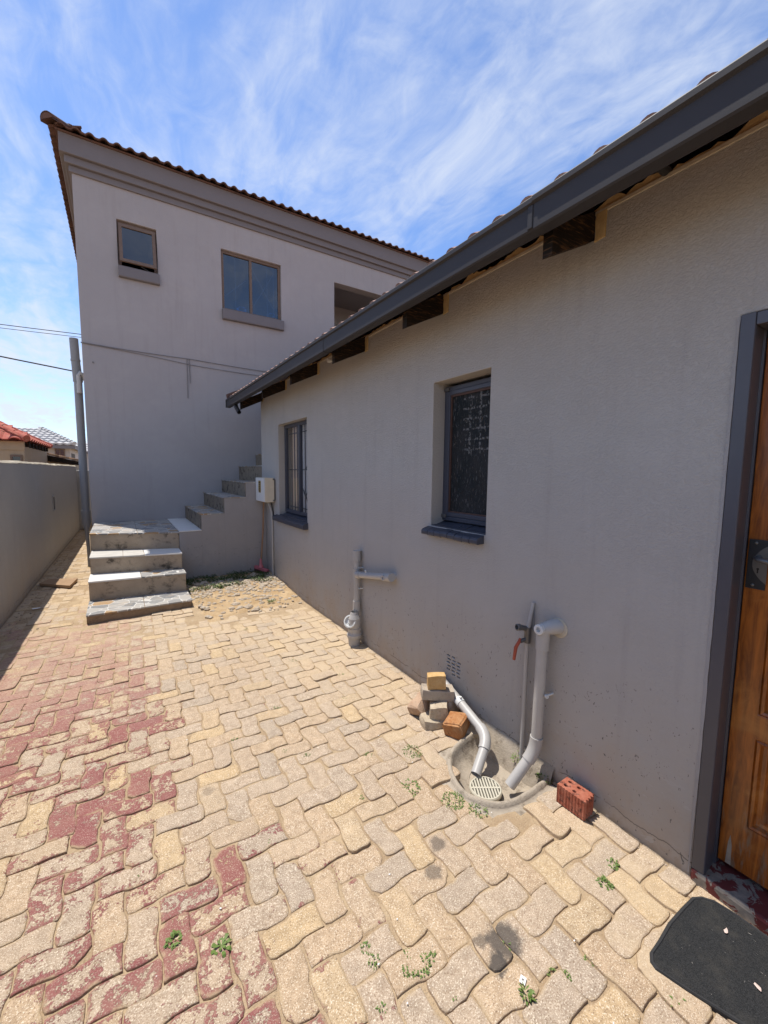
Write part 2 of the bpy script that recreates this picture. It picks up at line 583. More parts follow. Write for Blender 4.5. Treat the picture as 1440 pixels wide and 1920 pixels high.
def paver_mat():
    m, t, b = newmat('worn_pavers', .93, .10)
    p = t.pos()
    at = t.sepc(t.attr('tone'))
    rnd, red, edge = at[0], at[1], at[2]
    at2 = t.sepc(t.attr('tone2'))
    rnd2, dust, oil = at2[0], at2[1], at2[2]
    # stone colours, paver by paver
    c = t.mix(t.mr(rnd, .05, .6), (.455, .340, .232), (.430, .340, .258))
    c = t.mix(t.math('MULTIPLY', t.mr(rnd, .68, .98), .85), c, (.385, .315, .250))
    c = t.mix(t.math('MULTIPLY', t.mr(rnd2, .76, .98), .7), c, (.52, .380, .210))
    big = t.noise(p, 2.1, 4, .6)
    c = t.mix(1.0, c, t.mix(big, (.80, .79, .78), (1.14, 1.13, 1.11)), 'MULTIPLY')
    blot = t.noise(p, 26, 5, .65)
    c = t.mix(1.0, c, t.mix(t.mr(blot, .3, .7), (.84, .82, .80), (1.13, 1.12, 1.10)), 'MULTIPLY')
    # aggregate
    sp = t.noise(p, 240, 3, .6)
    c = t.mix(t.math('MULTIPLY', t.mr(sp, .55, .66), .85), c, (.74, .65, .51))
    c = t.mix(t.math('MULTIPLY', t.mr(sp, .45, .33), .9), c, (.20, .135, .085))
    # faded maroon paint that survives best along the rims
    wn = t.noise(t.mapv(p, (1, 1, 1)), 15, 7, .70, .6)
    wn2 = t.noise(p, 70, 4, .65)
    lv = t.math('ADD', t.math('MULTIPLY', wn, .85), t.math('MULTIPLY', t.math('SUBTRACT', wn2, .5), .42))
    lv = t.math('ADD', lv, t.math('MULTIPLY', t.math('SUBTRACT', .5, edge), .13))
    lv = t.math('ADD', lv, t.math('MULTIPLY', t.math('SUBTRACT', red, .5), .56))
    lv = t.math('ADD', lv, t.math('MULTIPLY', t.math('SUBTRACT', t.noise(p, 5.5, 4, .6), .5), .55))
    lv = t.math('ADD', lv, t.math('MULTIPLY', t.math('SUBTRACT', t.noise(p, 110, 3, .6), .5), .30))
    rm = t.mr(lv, .408, .452)
    rm = t.math('MULTIPLY', rm, t.mr(sp, .52, .66, 1.0, .60))
    rm = t.math('MULTIPLY', rm, t.mr(red, .04, .10))
    pr = t.mix(t.noise(p, 12, 4, .6), (.195, .055, .060), (.265, .090, .088))
    ppy = t.sep(p)[1]
    far = t.mr(ppy, 2.6, 3.6)
    pr = t.mix(t.math('MULTIPLY', far, t.mr(wn2, .3, .7)), pr, (.37, .215, .175))
    rm = t.math('MULTIPLY', rm, t.mr(ppy, 2.6, 4.2, 1.0, .80))
    pr = t.mix(t.math('MULTIPLY', t.mr(wn2, .55, .72), .55), pr, (.40, .27, .21))
    c = t.mix(t.math('MULTIPLY', rm, .93), c, pr)
    # sandy dust
    dm = t.math('MULTIPLY', dust, t.mr(t.noise(p, 7, 6, .7), .30, .62))
    c = t.mix(dm, c, (.52, .405, .27))
    # dirt in the rim
    c = t.mix(t.math('MULTIPLY', t.mr(edge, .10, .0), .55), c, (.27, .175, .105))
    sandm = t.math('MULTIPLY', t.mr(edge, .75, .05), t.mr(t.noise(p, 17, 5, .7), .46, .60))
    c = t.mix(t.math('MULTIPLY', sandm, .75), c, (.46, .345, .215))
    # burnt oil spots
    for (x, y, r, s) in ((1.03, .825, .060, .85), (.958, .79, .032, .9), (.955, .866, .026, .6), (1.075, 1.228, .034, .62), (.98, 1.141, .036, .6), (.30, 2.05, .03, .3)):
        d = t.vmath('DISTANCE', t.vmath('MULTIPLY', p, (1, 1, 0)), (x, y, 0))
        d = t.math('ADD', d, t.math('MULTIPLY', t.math('SUBTRACT', t.noise(p, 30, 4, .6), .5), .05))
        c = t.mix(t.math('MULTIPLY', t.mr(d, r * 1.25, r * .65), s), c, (.075, .066, .06))
    t.put(b.inputs['Base Color'], c)
    h = t.math('ADD', t.math('MULTIPLY', sp, .35), t.math('MULTIPLY', blot, .55))
    h = t.math('ADD', h, t.math('MULTIPLY', rm, .22))
    t.L(t.bump(h, .85, .009), b.inputs['Normal'])
    return m


M_paver = paver_mat()


def sand_mat(name, col, col2, grav=.5):
    m, t, b = newmat(name, .97, .05)
    p = t.pos()
    n = t.noise(p, 5, 6, .68)
    f = t.noise(p, 160, 3, .6)
    c = t.mix(t.mr(n, .32, .70), col, col2)
    c = t.mix(t.math('MULTIPLY', t.mr(f, .58, .70), grav), c, (.60, .50, .38))
    c = t.mix(t.math('MULTIPLY', t.mr(f, .42, .30), grav), c, (.15, .10, .06))
    t.put(b.inputs['Base Color'], c)
    t.L(t.bump(t.math('ADD', t.noise(p, 60, 4, .65), f), .8, .008), b.inputs['Normal'])
    return m


M_sand = sand_mat('joint_sand', (.35, .25, .155), (.47, .355, .225), .55)
M_soil = sand_mat('bare_soil', (.40, .27, .145), (.53, .39, .235), .6)
M_ground = sand_mat('open_ground', (.36, .25, .15), (.44, .33, .21), .4)


def threshold_mat():
    m, t, b = newmat('flaked_red_threshold', .6, .3)
    p = t.pos()
    n = t.noise(t.mapv(p, (1, 1, 1)), 15, 5, .65, .8)
    c = t.mix(t.mr(t.noise(p, 40, 4, .6), .3, .7), (.28, .235, .19), (.17, .15, .13))
    c = t.mix(t.mr(n, .47, .50), c, (.13, .028, .026))
    t.put(b.inputs['Base Color'], c)
    t.L(t.bump(t.mr(n, .46, .50), .5, .003), b.inputs['Normal'])
    return m


M_thr = threshold_mat()


def brick_mat(name, ca, cb, cd, darks=.5):
    m, t, b = newmat(name, .92, .1)
    p = t.obj()
    n = t.noise(p, 22, 5, .65)
    c = t.mix(t.mr(n, .3, .7), ca, cb)
    c = t.mix(t.math('MULTIPLY', t.mr(t.noise(p, 34, 5, .7), .52, .66), darks), c, cd)
    t.put(b.inputs['Base Color'], c)
    t.L(t.bump(t.noise(p, 120, 4, .65), .8, .006), b.inputs['Normal'])
    return m


M_brick_red = brick_mat('red_clay_brick', (.30, .085, .05), (.44, .17, .11), (.06, .04, .035), .85)
M_brick_yel = brick_mat('yellow_brick', (.52, .32, .13), (.60, .41, .20), (.36, .20, .09), .4)
M_brick_org = brick_mat('burnt_orange_brick', (.36, .155, .06), (.46, .25, .12), (.16, .06, .03), .6)
M_stone_pink = brick_mat('pinkish_stone', (.42, .28, .19), (.50, .36, .25), (.28, .18, .13), .4)
M_stone_tan = brick_mat('tan_stone', (.44, .36, .26), (.52, .44, .33), (.22, .17, .12), .45)
M_rubble = brick_mat('builders_rubble', (.36, .28, .20), (.52, .45, .36), (.20, .15, .10), .5)


def glass_mat(name, tint=(.9, .95, 1.0), dark=.75, gain=1.5):
    m, t, b = newmat(name)
    nt = m.node_tree
    out = [n for n in nt.nodes if n.type == 'OUTPUT_MATERIAL'][0]
    nt.nodes.remove(b)
    tr = t.n('ShaderNodeBsdfTransparent')
    tr.inputs[0].default_value = (tint[0] * dark, tint[1] * dark, tint[2] * dark, 1)
    gl = t.n('ShaderNodeBsdfGlossy')
    gl.inputs['Roughness'].default_value = .03
    gl.inputs['Color'].default_value = (.95, .97, 1, 1)
    geo = t.n('ShaderNodeNewGeometry')
    cosn = t.math('ABSOLUTE', t.vmath('DOT_PRODUCT', geo.outputs['Normal'], geo.outputs['Incoming']))
    schl = t.math('ADD', .05, t.math('MULTIPLY', .95, t.math('POWER', t.math('SUBTRACT', 1.0, cosn), 5.0)))
    wob = t.bump(t.noise(t.pos(), 3, 2, .5), .10, .02)
    t.L(wob, gl.inputs['Normal'])
    f2 = t.math('MULTIPLY', schl, gain, clamp=True)
    mx = t.n('ShaderNodeMixShader')
    t.L(f2, mx.inputs[0])
    t.L(tr.outputs[0], mx.inputs[1])
    t.L(gl.outputs[0], mx.inputs[2])
    t.L(mx.outputs[0], out.inputs[0])
    return m


M_glass = glass_mat('clear_glass', (.97, .98, 1), .95)
M_glass_up = glass_mat('upper_glass', (.45, .70, 1.0), .55, 2.6)


def obscure_glass():
    """hammered bathroom glass: darkness of the room painted into the opaque pane, milky vertical flow marks, a square of pale grid"""
    m, t, b = newmat('obscure_glass', .22, .32)
    p = t.pos()
    fl = t.noise(t.mapv(p, (1, 26, 5.5)), 4.2, 6, .68, .7)
    bl = t.noise(t.mapv(p, (1, 1.2, .8)), 4.2, 4, .6)
    px, py, pz = t.sep(p)
    c = t.mix(t.mr(bl, .35, .65), (.004, .008, .010), (.020, .020, .020))  # dark base colours paint in the gloom of the room behind
    c = t.mix(t.math('MULTIPLY', t.mr(fl, .56, .70), .8), c, (.26, .25, .235))
    c = t.mix(t.math('MULTIPLY', t.mr(fl, .60, .64), t.mr(t.noise(p, 9, 3, .6), .52, .66)), c, (.20, .12, .055))
    # pale broken grid, seven rows by four columns
    gy = t.math('ABSOLUTE', t.math('SUBTRACT', t.math('FRACT', t.math('MULTIPLY', py, 11.0)), .5))
    gz = t.math('ABSOLUTE', t.math('SUBTRACT', t.math('FRACT', t.math('MULTIPLY', pz, 15.0)), .5))
    line = t.math('MAXIMUM', t.mr(gy, .36, .44), t.mr(gz, .36, .44))
    inside = t.math('MULTIPLY', t.math('MULTIPLY', t.mr(py, 1.80, 1.81), t.mr(py, 2.07, 2.06)), t.math('MULTIPLY', t.mr(pz, 1.70, 1.71), t.mr(pz, 2.10, 2.09)))
    pale_grid = t.math('MULTIPLY', t.math('MULTIPLY', line, inside), t.mr(t.noise(p, 60, 4, .6), .46, .56))
    c = t.mix(t.math('MULTIPLY', pale_grid, .55), c, (.27, .26, .25))
    t.put(b.inputs['Base Color'], c)
    t.L(t.bump(fl, .9, .012), b.inputs['Normal'])
    return m


M_obscure = obscure_glass()
M_backing_beige = plain('beige_backing', (.74, .56, .39), .9, .1, .1, 5)
M_backing_pale = plain('bright_room_backing', (.76, .73, .69), .9, .1, .08, 5)  # pale sheet colour standing in for a bright room
M_mat = None


def doormat_mat():
    m, t, b = newmat('rubber_carpet_mat', .95, .08)
    p = t.pos()
    f = t.noise(p, 420, 2, .6)
    n = t.noise(p, 14, 5, .65)
    c = t.mix(t.mr(f, .3, .7), (.016, .017, .018), (.045, .045, .046))
    c = t.mix(t.math('MULTIPLY', t.mr(n, .45, .7), .5), c, (.06, .056, .05))
    v = t.noise(t.mapv(p, (3, 1.2, 1), rot=(0, 0, .8)), 60, 3, .55, .6)
    c = t.mix(t.mr(v, .735, .76), c, (.34, .32, .29))
    t.put(b.inputs['Base Color'], c)
    t.L(t.bump(f, .8, .004), b.inputs['Normal'])
    return m


M_mat = doormat_mat()
M_matrim = plain('mat_rim_rubber', (.035, .035, .036), .7, .2, .3, 60)


def leaf_mat():
    m, t, b = newmat('weed_leaf', .6, .3)
    p = t.pos()
    c = t.mix(t.noise(p, 40, 3, .6), (.065, .12, .022), (.17, .235, .06))
    t.put(b.inputs['Base Color'], c)
    return m


M_leaf = leaf_mat()
M_leaf_dark = plain('dark_groundcover_leaf', (.05, .085, .022), .7, .2, .4, 30)
M_drygrass = plain('dry_grass', (.42, .33, .15), .8, .2, .3, 40)
M_beige = plaster('beige_house_plaster', (.40, .31, .215), .3, 1, 1)
M_offwhite = plain('offwhite_house', (.42, .385, .36), .85, .15, .08, 1)

# ------------------------------------------------------------------ setting: ground
WX = 1.825      # right house wall plane
UY = 7.85       # upper house wall plane
END = 6.34      # far end of the right house

g = MB()
g.add([(-600, -600, -.30), (600, -600, -.30), (600, 600, -.30), (-600, 600, -.30)], [(0, 1, 2, 3)])
g.build('ground', M_ground, kind='structure')

BASIN = [(1.822, 1.700), (1.70, 1.690), (1.60, 1.672), (1.50, 1.632), (1.425, 1.565), (1.375, 1.480), (1.355, 1.385),
         (1.375, 1.300), (1.425, 1.235), (1.505, 1.200), (1.60, 1.188), (1.71, 1.192), (1.822, 1.205)]


def in_poly(x, y, P):
    c = False
    j = len(P) - 1
    for i in range(len(P)):
        if (P[i][1] > y) != (P[j][1] > y) and x < (P[j][0] - P[i][0]) * (y - P[i][1]) / (P[j][1] - P[i][1]) + P[i][0]:
            c = not c
        j = i
    return c


def soil_h(x, y):
    """height of the bare soil heap in the corner beside the stairs"""
    a = max(0., min(1., (y - 4.35) / 1.5))
    a = a * a * (3 - 2 * a)
    e = max(0., min(1., (x - .1) / .7))
    return a * (.02 + .055 * e) + .012 * mnoise.noise(Vector((x * 3, y * 3, 0))) * min(1, a * 2 + .1)


# joint sand under the pavers
bed = MB()
st = .06
nx, ny = int(3.1 / st) + 1, int(16.5 / st) + 1
idx = {}
for j in range(ny + 1):
    for i in range(nx + 1):
        x, y = -1.2 + i * st, -1.5 + j * st
        z = -.0066 + .0018 * mnoise.noise(Vector((x * 2.3, y * 2.3, 3))) + .0018 * mnoise.noise(Vector((x * 9, y * 9, 1)))
        # dust lies against the walls and over the far end
        z += .004 * max(0, min(1, (y - 3.9) / .9)) * (0.6 + .8 * mnoise.noise(Vector((x * 2.2, y * 2.2, 8))))
        z += .007 * max(0, 1 - abs(WX - x) / .08)
        if x > .2:
            z = max(z, soil_h(x, y) - .02)
        idx[i, j] = len(bed.v)
        bed.v.append(Vector((x, y, z)))
for j in range(ny):
    for i in range(nx):
        cx, cy = -1.2 + (i + .5) * st, -1.5 + (j + .5) * st
        if any(in_poly(cx + a_, cy + b_, BASIN) for a_ in (-.03, 0, .03) for b_ in (-.03, 0, .03)):
            continue
        bed.f.append([idx[i, j], idx[i + 1, j], idx[i + 1, j + 1], idx[i, j + 1]])
        bed.m.append(0)
        bed.s.append(True)
paving = bed.build('paving', M_sand, kind='structure')

soil = MB()
sx0, sx1, sy0, sy1, sn, sm = .50, 1.83, 4.25, 6.2, 60, 88
for j in range(sm + 1):
    for i in range(sn + 1):
        x = sx0 + (sx1 - sx0) * i / sn
        y = sy0 + (sy1 - sy0) * j / sm
        edge = 4.62 + .28 * mnoise.noise(Vector((x * 2.1, 4, 0))) + .18 * max(0, (x - 1.2))
        z = soil_h(x, y) + .006 * mnoise.noise(Vector((x * 14, y * 14, 0))) + .004 * mnoise.noise(Vector((x * 40, y * 40, 0)))
        if y < edge:
            z -= .05 * min(1, (edge - y) / .25)
        if y < 5.1:
            z -= .04 * max(0, min(1, (.78 + .1 * mnoise.noise(Vector((0, y * 5, 1))) - x) / .2))
        soil.v.append(Vector((x, y, z)))
for j in range(sm):
    for i in range(sn):
        a = j * (sn + 1) + i
        soil.f.append([a, a + 1, a + sn + 2, a + sn + 1])
        soil.m.append(0)
        soil.s.append(True)
soil.build('soil', M_soil, kind='structure')

# ------------------------------------------------------------------ interlocking pavers
A = .0999          # half a paver length
ANG = rad(-1.2)
CA, SA_ = cos(ANG), sin(ANG)


def tw(u, v):
    return (u * CA - v * SA_ + .02, u * SA_ + v * CA + .30)


def zig(t):
    q = (t / A) % 2.0
    w = 1 - abs(q - 1) * 2          # triangle wave
    return max(-.85, min(.85, w * 2.1))


def redness(x, y):
    edge = .44 + .16 * mnoise.noise(Vector((0, y * 1.3, 2))) + .30 * mnoise.noise(Vector((x * 3.1, y * 3.1, 9)))
    def sm(v, a_, b_):
        q_ = max(0, min(1, (v - a_) / (b_ - a_)))
        return q_ * q_ * (3 - 2 * q_)
    amt = .50 + .10 * sm(y, 1.5, 2.2) + .16 * sm(y, 2.7, 3.4)
    r = amt * sm(edge - x, 0, .50)
    if y < 2.6:                                      # barer patch on the far left
        r *= 1 - .5 * sm(-x, .15, .45) * sm(2.6 - y, 0, .6)
    if y < 1.7:
        r = max(r, .40 * sm(.88 - x, 0, .35))
    r *= max(0.25, min(1, (6.4 - y) / 1.4))
    if y > 3.1 and x > .35:
        r *= .25
    if x > .95:
        r *= .12
    r += .26 * mnoise.noise(Vector((x * 2.6, y * 2.6, 5))) * (1 if r > .08 else .3)
    return r


FWD, RI, UP = _f, _r2, _u2


def px_of(P):
    d = Vector(P) - Vector((0, 0, CAM_H))
    z = d.dot(FWD)
    if z < .05:
        return None
    return 720 + 770.93 * d.dot(RI) / z, 960 - 770.93 * d.dot(UP) / z, z


pav = []
STEP_BOX = [(-.36, 5.06), (.64, 5.10), (.64, 7.85), (-.41, 7.85)]
rnd = random.Random(11)
for i in range(-145, 45):
    for k in range(-50, 60):
        for kind in (0, 1):
            # herringbone lattice (1,-1),(4,0) in units of A
            ox, oy = i + 4 * k, -i
            if kind == 0:
                u0, v0, lu, lv = ox, oy, 2, 1
            else:
                u0, v0, lu, lv = ox + 2, oy, 1, 2
            cu, cv = (u0 + lu / 2) * A, (v0 + lv / 2) * A
            cx, cy = tw(cu, cv)
            if not (-1.2 < cx < 1.88 and -1.0 < cy < 13.2):
                continue
            if cx > .60 + .12 * mnoise.noise(Vector((0, cy * 4, 6))) and cy > 4.62 + .18 * max(0, cx - 1.2) + .12 * mnoise.noise(Vector((cx * 2.1, 4, 0))):
                continue
            if cy > 7.9 and cx > -.3:
                continue
            if in_poly(cx, cy, [(-.28, 5.2), (.6, 5.2), (.6, 8), (-.3, 8)]):
                continue
            d = min(hypot(cx - a, cy - b) for a, b in BASIN)
            if in_poly(cx, cy, BASIN) or (d < .045) or (cx > 1.7 and 1.13 < cy < 1.77):
                continue
            pav.append((cx, cy, u0 * A, v0 * A, lu * A, lv * A))


def paver_mesh(item, into):
    cx, cy, u0, v0, lu, lv = item
    amp = .0068
    if cy > 3.1 and cx < .35:
        amp *= max(.15, 1 - (cy - 3.1) / .8)
    n = 8
    pts = []
    def side(a, b):
        for s in ((0, .10, .25, .40, .50, .60, .75, .90) if hypot(b[0] - a[0], b[1] - a[1]) > A * 1.5 else (0, .2, .5, .8)):
            pts.append((a[0] + (b[0] - a[0]) * s, a[1] + (b[1] - a[1]) * s))
    c = [(u0, v0), (u0 + lu, v0), (u0 + lu, v0 + lv), (u0, v0 + lv)]
    for q in range(4):
        side(c[q], c[(q + 1) % 4])
    gap = .0012 + abs(rnd.gauss(0, .0019))
    gx, gy = u0 + lu / 2, v0 + lv / 2
    jr = rnd.gauss(0, .016)
    jx, jy = rnd.gauss(0, .002), rnd.gauss(0, .002)
    chip = rnd.randrange(4) if rnd.random() < .42 else -1
    chipr = rnd.uniform(.02, .05)
    ring = []
    seed = rnd.random() * 100
    for q, (u, v) in enumerate(pts):
        # corner rounding and joint
        du, dv = u - gx, v - gy
        hu, hv = lu / 2, lv / 2
        du -= math.copysign(min(abs(du), gap), du)
        dv -= math.copysign(min(abs(dv), gap), dv)
        cr = .008
        eu, ev = abs(du) - (hu - gap - cr), abs(dv) - (hv - gap - cr)
        if eu > 0 and ev > 0:
            l = hypot(eu, ev)
            if l > cr:
                du = math.copysign(hu - gap - cr + eu / l * cr, du)
                dv = math.copysign(hv - gap - cr + ev / l * cr, dv)
        u2, v2 = gx + du, gy + dv
        # the shared zigzag of interlocking units
        uu = u2 + amp * zig(v2 + A * .5)
        vv = v2 + amp * zig(u2 + A * .5)
        w = .0042 * mnoise.noise(Vector((uu * 38 + seed, vv * 38, 2))) + .0016 * mnoise.noise(Vector((uu * 140 + seed, vv * 140, 2)))
        l = hypot(uu - gx, vv - gy) + 1e-6
        uu += (uu - gx) / l * w
        vv += (vv - gy) / l * w
        if chip >= 0:
            ccx, ccy = c[chip]
            dd = hypot(uu - ccx, vv - ccy)
            if dd < chipr:
                f = (1 - dd / chipr) * chipr * .6
                uu += (gx - uu) / l * f
                vv += (gy - vv) / l * f
        uu, vv = uu - gx, vv - gy
        uu, vv = uu * cos(jr) - vv * sin(jr), uu * sin(jr) + vv * cos(jr)
        ring.append((gx + uu + jx, gy + vv + jy))
    z0 = max(-.0022, rnd.gauss(0, .0026))
    if cx > 1.2 and cy < 2.6:
        z0 = max(-.003, z0 + rnd.gauss(0, .002))
    tx, ty = rnd.gauss(0, .011), rnd.gauss(0, .011)
    if cy > 4.0:
        z0 -= .003 * min(1, (cy - 4) / .8)
    hs = soil_h(cx, cy) if cx > .2 else 0
    if cx > .45 and cy > 4.15:
        z0 -= .0075 * min(1, (cy - 4.15) / .5)
    z0 += hs * .7
    def P(u, v, z):
        x, y = tw(u, v)
        return Vector((x, y, z0 + z + tx * (x - cx) + ty * (y - cy)))
    def inset(f, dd):
        out = []
        for (u, v) in ring:
            l = hypot(u - gx, v - gy) + 1e-6
            out.append((u - (u - gx) / l * dd, v - (v - gy) / l * dd))
        return out
    m = len(ring)
    r1 = inset(0, .0022)
    r2 = inset(0, .011)
    r3 = inset(0, .026)
    vs, ed = [], []
    for (R, z, e) in ((ring, -.035, 0.), (ring, -.0035, 0.), (r1, -.0009, .12), (r2, -.0001, .5), (r3, .0003, 1.)):
        for (u, v) in R:
            zz = z
            if e > .3:
                zz += .0012 * mnoise.noise(Vector((u * 60 + seed, v * 60, 7)))
            vs.append(P(u, v, zz))
            ed.append(e)
    vs.append(P(gx, gy, .0006))
    ed.append(1.)
    fs = []
    for r in range(4):
        for q in range(m):
            fs.append((r * m + q, r * m + (q + 1) % m, (r + 1) * m + (q + 1) % m, (r + 1) * m + q))
    for q in range(m):
        fs.append((4 * m + q, 4 * m + (q + 1) % m, 5 * m))
    red = max(0, min(1, redness(cx, cy) * .93 + rnd.gauss(0, .10)))
    if cx > .75 and rnd.random() > .06:
        red = 0
    t1 = (rnd.random(), red)
    dust = max(0, min(1, (cy - 3.3) / 1.5)) * (.95 if cx > .45 else .55) + rnd.random() * .16
    if cx > 1.35:
        dust = max(dust, .25 + .35 * rnd.random())
    dust = max(dust, .8 * max(0, min(1, (cy - 1.9) / 1.2)) * max(0, min(1, (cx - .75) / .6)))
    t2 = (rnd.random(), min(1, dust), 0)
    into(vs, fs, ed, t1, t2, (cx, cy))


def set_tone(me, cols, cols2):
    a = me.color_attributes.new('tone', 'FLOAT_COLOR', 'POINT')
    a.data.foreach_set('color', [x for c in cols for x in c])
    a = me.color_attributes.new('tone2', 'FLOAT_COLOR', 'POINT')
    a.data.foreach_set('color', [x for c in cols2 for x in c])


def size_in_view(it):
    q = px_of((it[0], it[1], 0))
    if q is None or not (-60 < q[0] < 1500 and 0 < q[1] < 2010):
        return 0
    return (CAM_H / q[2]) / (q[2] ** 2)


pav.sort(key=size_in_view, reverse=True)
INDIV = 296
rest = [[], [], [], []]


def mk_single(vs, fs, ed, t1, t2, c):
    me = bpy.data.meshes.new('paver')
    o_ = Vector((c[0], c[1], 0))
    me.from_pydata([p - o_ for p in vs], [], fs)
    me.materials.append(M_paver)
    me.polygons.foreach_set('use_smooth', [True] * len(fs))
    set_tone(me, [(t1[0], t1[1], e, 1) for e in ed], [(*t2, 1)] * len(ed))
    o = bpy.data.objects.new('paver', me)
    COL.objects.link(o)
    o.location = o_
    o.parent = paving


def mk_rest(vs, fs, ed, t1, t2, c):
    o_ = len(rest[0])
    rest[0].extend(vs)
    rest[1].extend([tuple(i + o_ for i in f) for f in fs])
    rest[2].extend([(t1[0], t1[1], e, 1) for e in ed])
    rest[3].extend([(*t2, 1)] * len(ed))


for k, it in enumerate(pav):
    paver_mesh(it, mk_single if k < INDIV else mk_rest)
me = bpy.data.meshes.new('far_pavers')
me.from_pydata(rest[0], [], rest[1])
me.materials.append(M_paver)
me.polygons.foreach_set('use_smooth', [True] * len(rest[1]))
set_tone(me, rest[2], rest[3])
o = bpy.data.objects.new('far_pavers', me)
COL.objects.link(o)
o.parent = paving
o['kind'] = 'stuff'

# ------------------------------------------------------------------ right: single storey house
house = thing('single_storey_house', 'long single storey house wall in grey plaster with open eaves along the paved yard', 'house', (WX, 2.5, 0))
WT = 2.725
W1 = (4.525, 5.54, .95, 2.20)
W2 = (1.726, 2.242, 1.21, 2.187)
DOOR = (-.33, .585, .05, 2.13)
slots = []
for r in range(6):
    for c in range(3):
        if (r, c) in ((5, 0), (0, 2)):
            continue
        y0 = 1.905 + c * .048 + .006 * (r % 2)
        z0 = .225 + r * .024 + (c - 1) * -.004
        slots.append(rect(y0, y0 + .033, z0, z0 + .009))
w = MB()
w.holed(rect(-3, END, -.3, WT), [rect(*W1), rect(*W2), rect(DOOR[0], DOOR[1], -.1, DOOR[3])] + slots, 'x', WX, WX + .22)
w.build('wall', M_wall, house, bevel=.006, weld=True)
# gable end and the walls that close the house
w = MB()
w.prism([(WX + .223, -.3), (9, -.3), (9, 2.70), (5.4, 4.42), (WX + .223, 2.70)], 'y', END - .22, END)
w.prism([(WX + .223, -.3), (9, -.3), (9, 2.70), (5.4, 4.42), (WX + .223, 2.70)], 'y', -3, -2.8)
w.box(8.8, 8.99, -2.79, END - .223, -.3, 2.7)
w.build('end_wall', M_wall, house)
w = MB()
w.box(WX + .225, 8.7, -2.7, END - .23, 2.62, 2.66)
w.box(WX + .225, 8.7, -2.7, END - .23, -.1, .02)
w.box(4.6, 4.7, -2.7, END - .23, .02, 2.62)
w.box(WX + .225, 4.6, 3.2, 3.3, .02, 2.62)
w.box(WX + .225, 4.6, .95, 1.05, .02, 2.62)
w.build('interior', M_room, house)

# plaster edge and ragged mortar on top of the wall, notched round each rafter
SL = .488   # roof slope
rafY = [1.137 + 1.0215 * k for k in range(-3, 6)] + [END - .012]
mort = MB()
pale = MB()
rr = random.Random(3)
ys = [-3.0]
y = -3.0
top = []
while y < END - .02:
    near = [r for r in rafY if r - .065 < y < r + .055]
    top.append((y, WT + (.010 + .050 * abs(mnoise.noise(Vector((y * 6, 0, 2)))) + .018 * rr.random())))
    y += .021
top.append((END - .01, WT + .03))
for (ya, za), (yb, zb) in zip(top[:-1], top[1:]):
    mort.add([(WX + .004, ya, WT), (WX + .004, yb, WT), (WX + .004, yb, zb), (WX + .004, ya, za),
              (WX + .2, ya, WT), (WX + .2, yb, WT), (WX + .2, yb, zb), (WX + .2, ya, za)],
             [(0, 1, 2, 3), (3, 2, 6, 7), (4, 7, 6, 5)])
pale.box(WX - .004, WX + .05, -3, END, WT - .008, WT + .010)
pale.build('wall_coping', M_mortar_pale, house, bevel=.003)
mort.build('mortar_strip', M_mortar, house)

# rafters with the raw patch where each one enters the wall
for k, ry_ in enumerate(rafY):
    b = MB()
    last = k == len(rafY) - 1
    y0, y1 = (ry_, ry_ + .045)
    x0, x1 = 1.532, WX + .12
    zb = lambda x: 2.617 + (x - WX) * SL
    b.prism([(x0, zb(x0)), (x1, zb(x1)), (x1, zb(x1) + .122), (x0, zb(x0) + .122)], 'y', y0, y1)
    b.build('rafter', M_rafter, house, bevel=.003)
    b = MB()
    ya = ry_ - .052
    n = 7
    pts = [(ya + .004 * rr.random(), 2.612), (ry_ - .002, 2.606)]
    for q in range(n):
        pts.append((ry_ - .002 - .006 * rr.random(), 2.62 + .095 * (q + .5) / n))
    pts += [(ry_ - .004, WT - .004), (ya, WT - .002)]
    if not last:
        b.prism(pts, 'x', WX - .006, WX + .02)
    else:
        b.box(WX - .006, WX + .03, END - .16, END - .10, 2.60, 2.722)
    b.build('mortar_patch', M_mortar, house)
b = MB()
b.lathe((WX + .02, .858, 2.745), (-1, 0, 0), [(0, .017), (.075, .017), (.075, .013), (.02, .013), (.02, 0)], 16)
b.build('conduit_stub', M_cable, house)
b = MB()
b.tube([(WX + .02, 3.80, 2.672), (WX - .04, 3.80, 2.664)], .013, 12)
b.tube([(WX - .04, 3.80, 2.664), (WX - .07, 3.80, 2.662)], .020, 12)
b.build('lamp_holder', M_pvc_white, house)

# roof deck, battens and tiles
EX = 1.468
RZ = 2.688
b = MB()
def rz(x, d=0):
    return RZ + (x - EX) * SL + d
b.prism([(1.56, rz(1.56, -.045)), (5.4, rz(5.4, -.045)), (5.4, rz(5.4, .0)), (1.56, rz(1.56, .0))], 'y', -3.2, 6.74)
b.prism([(5.4, rz(5.4, -.045)), (9.4, rz(5.4, -.045) - 4 * SL), (9.4, rz(5.4, 0) - 4 * SL), (5.4, rz(5.4, 0))], 'y', -3.2, 6.74)
b.build('roof', M_tile, house)
b = MB()
b.box(1.515, 1.531, -3.0, 6.70, 2.60, 2.668)
b.build('fascia_board', M_rafter, house)


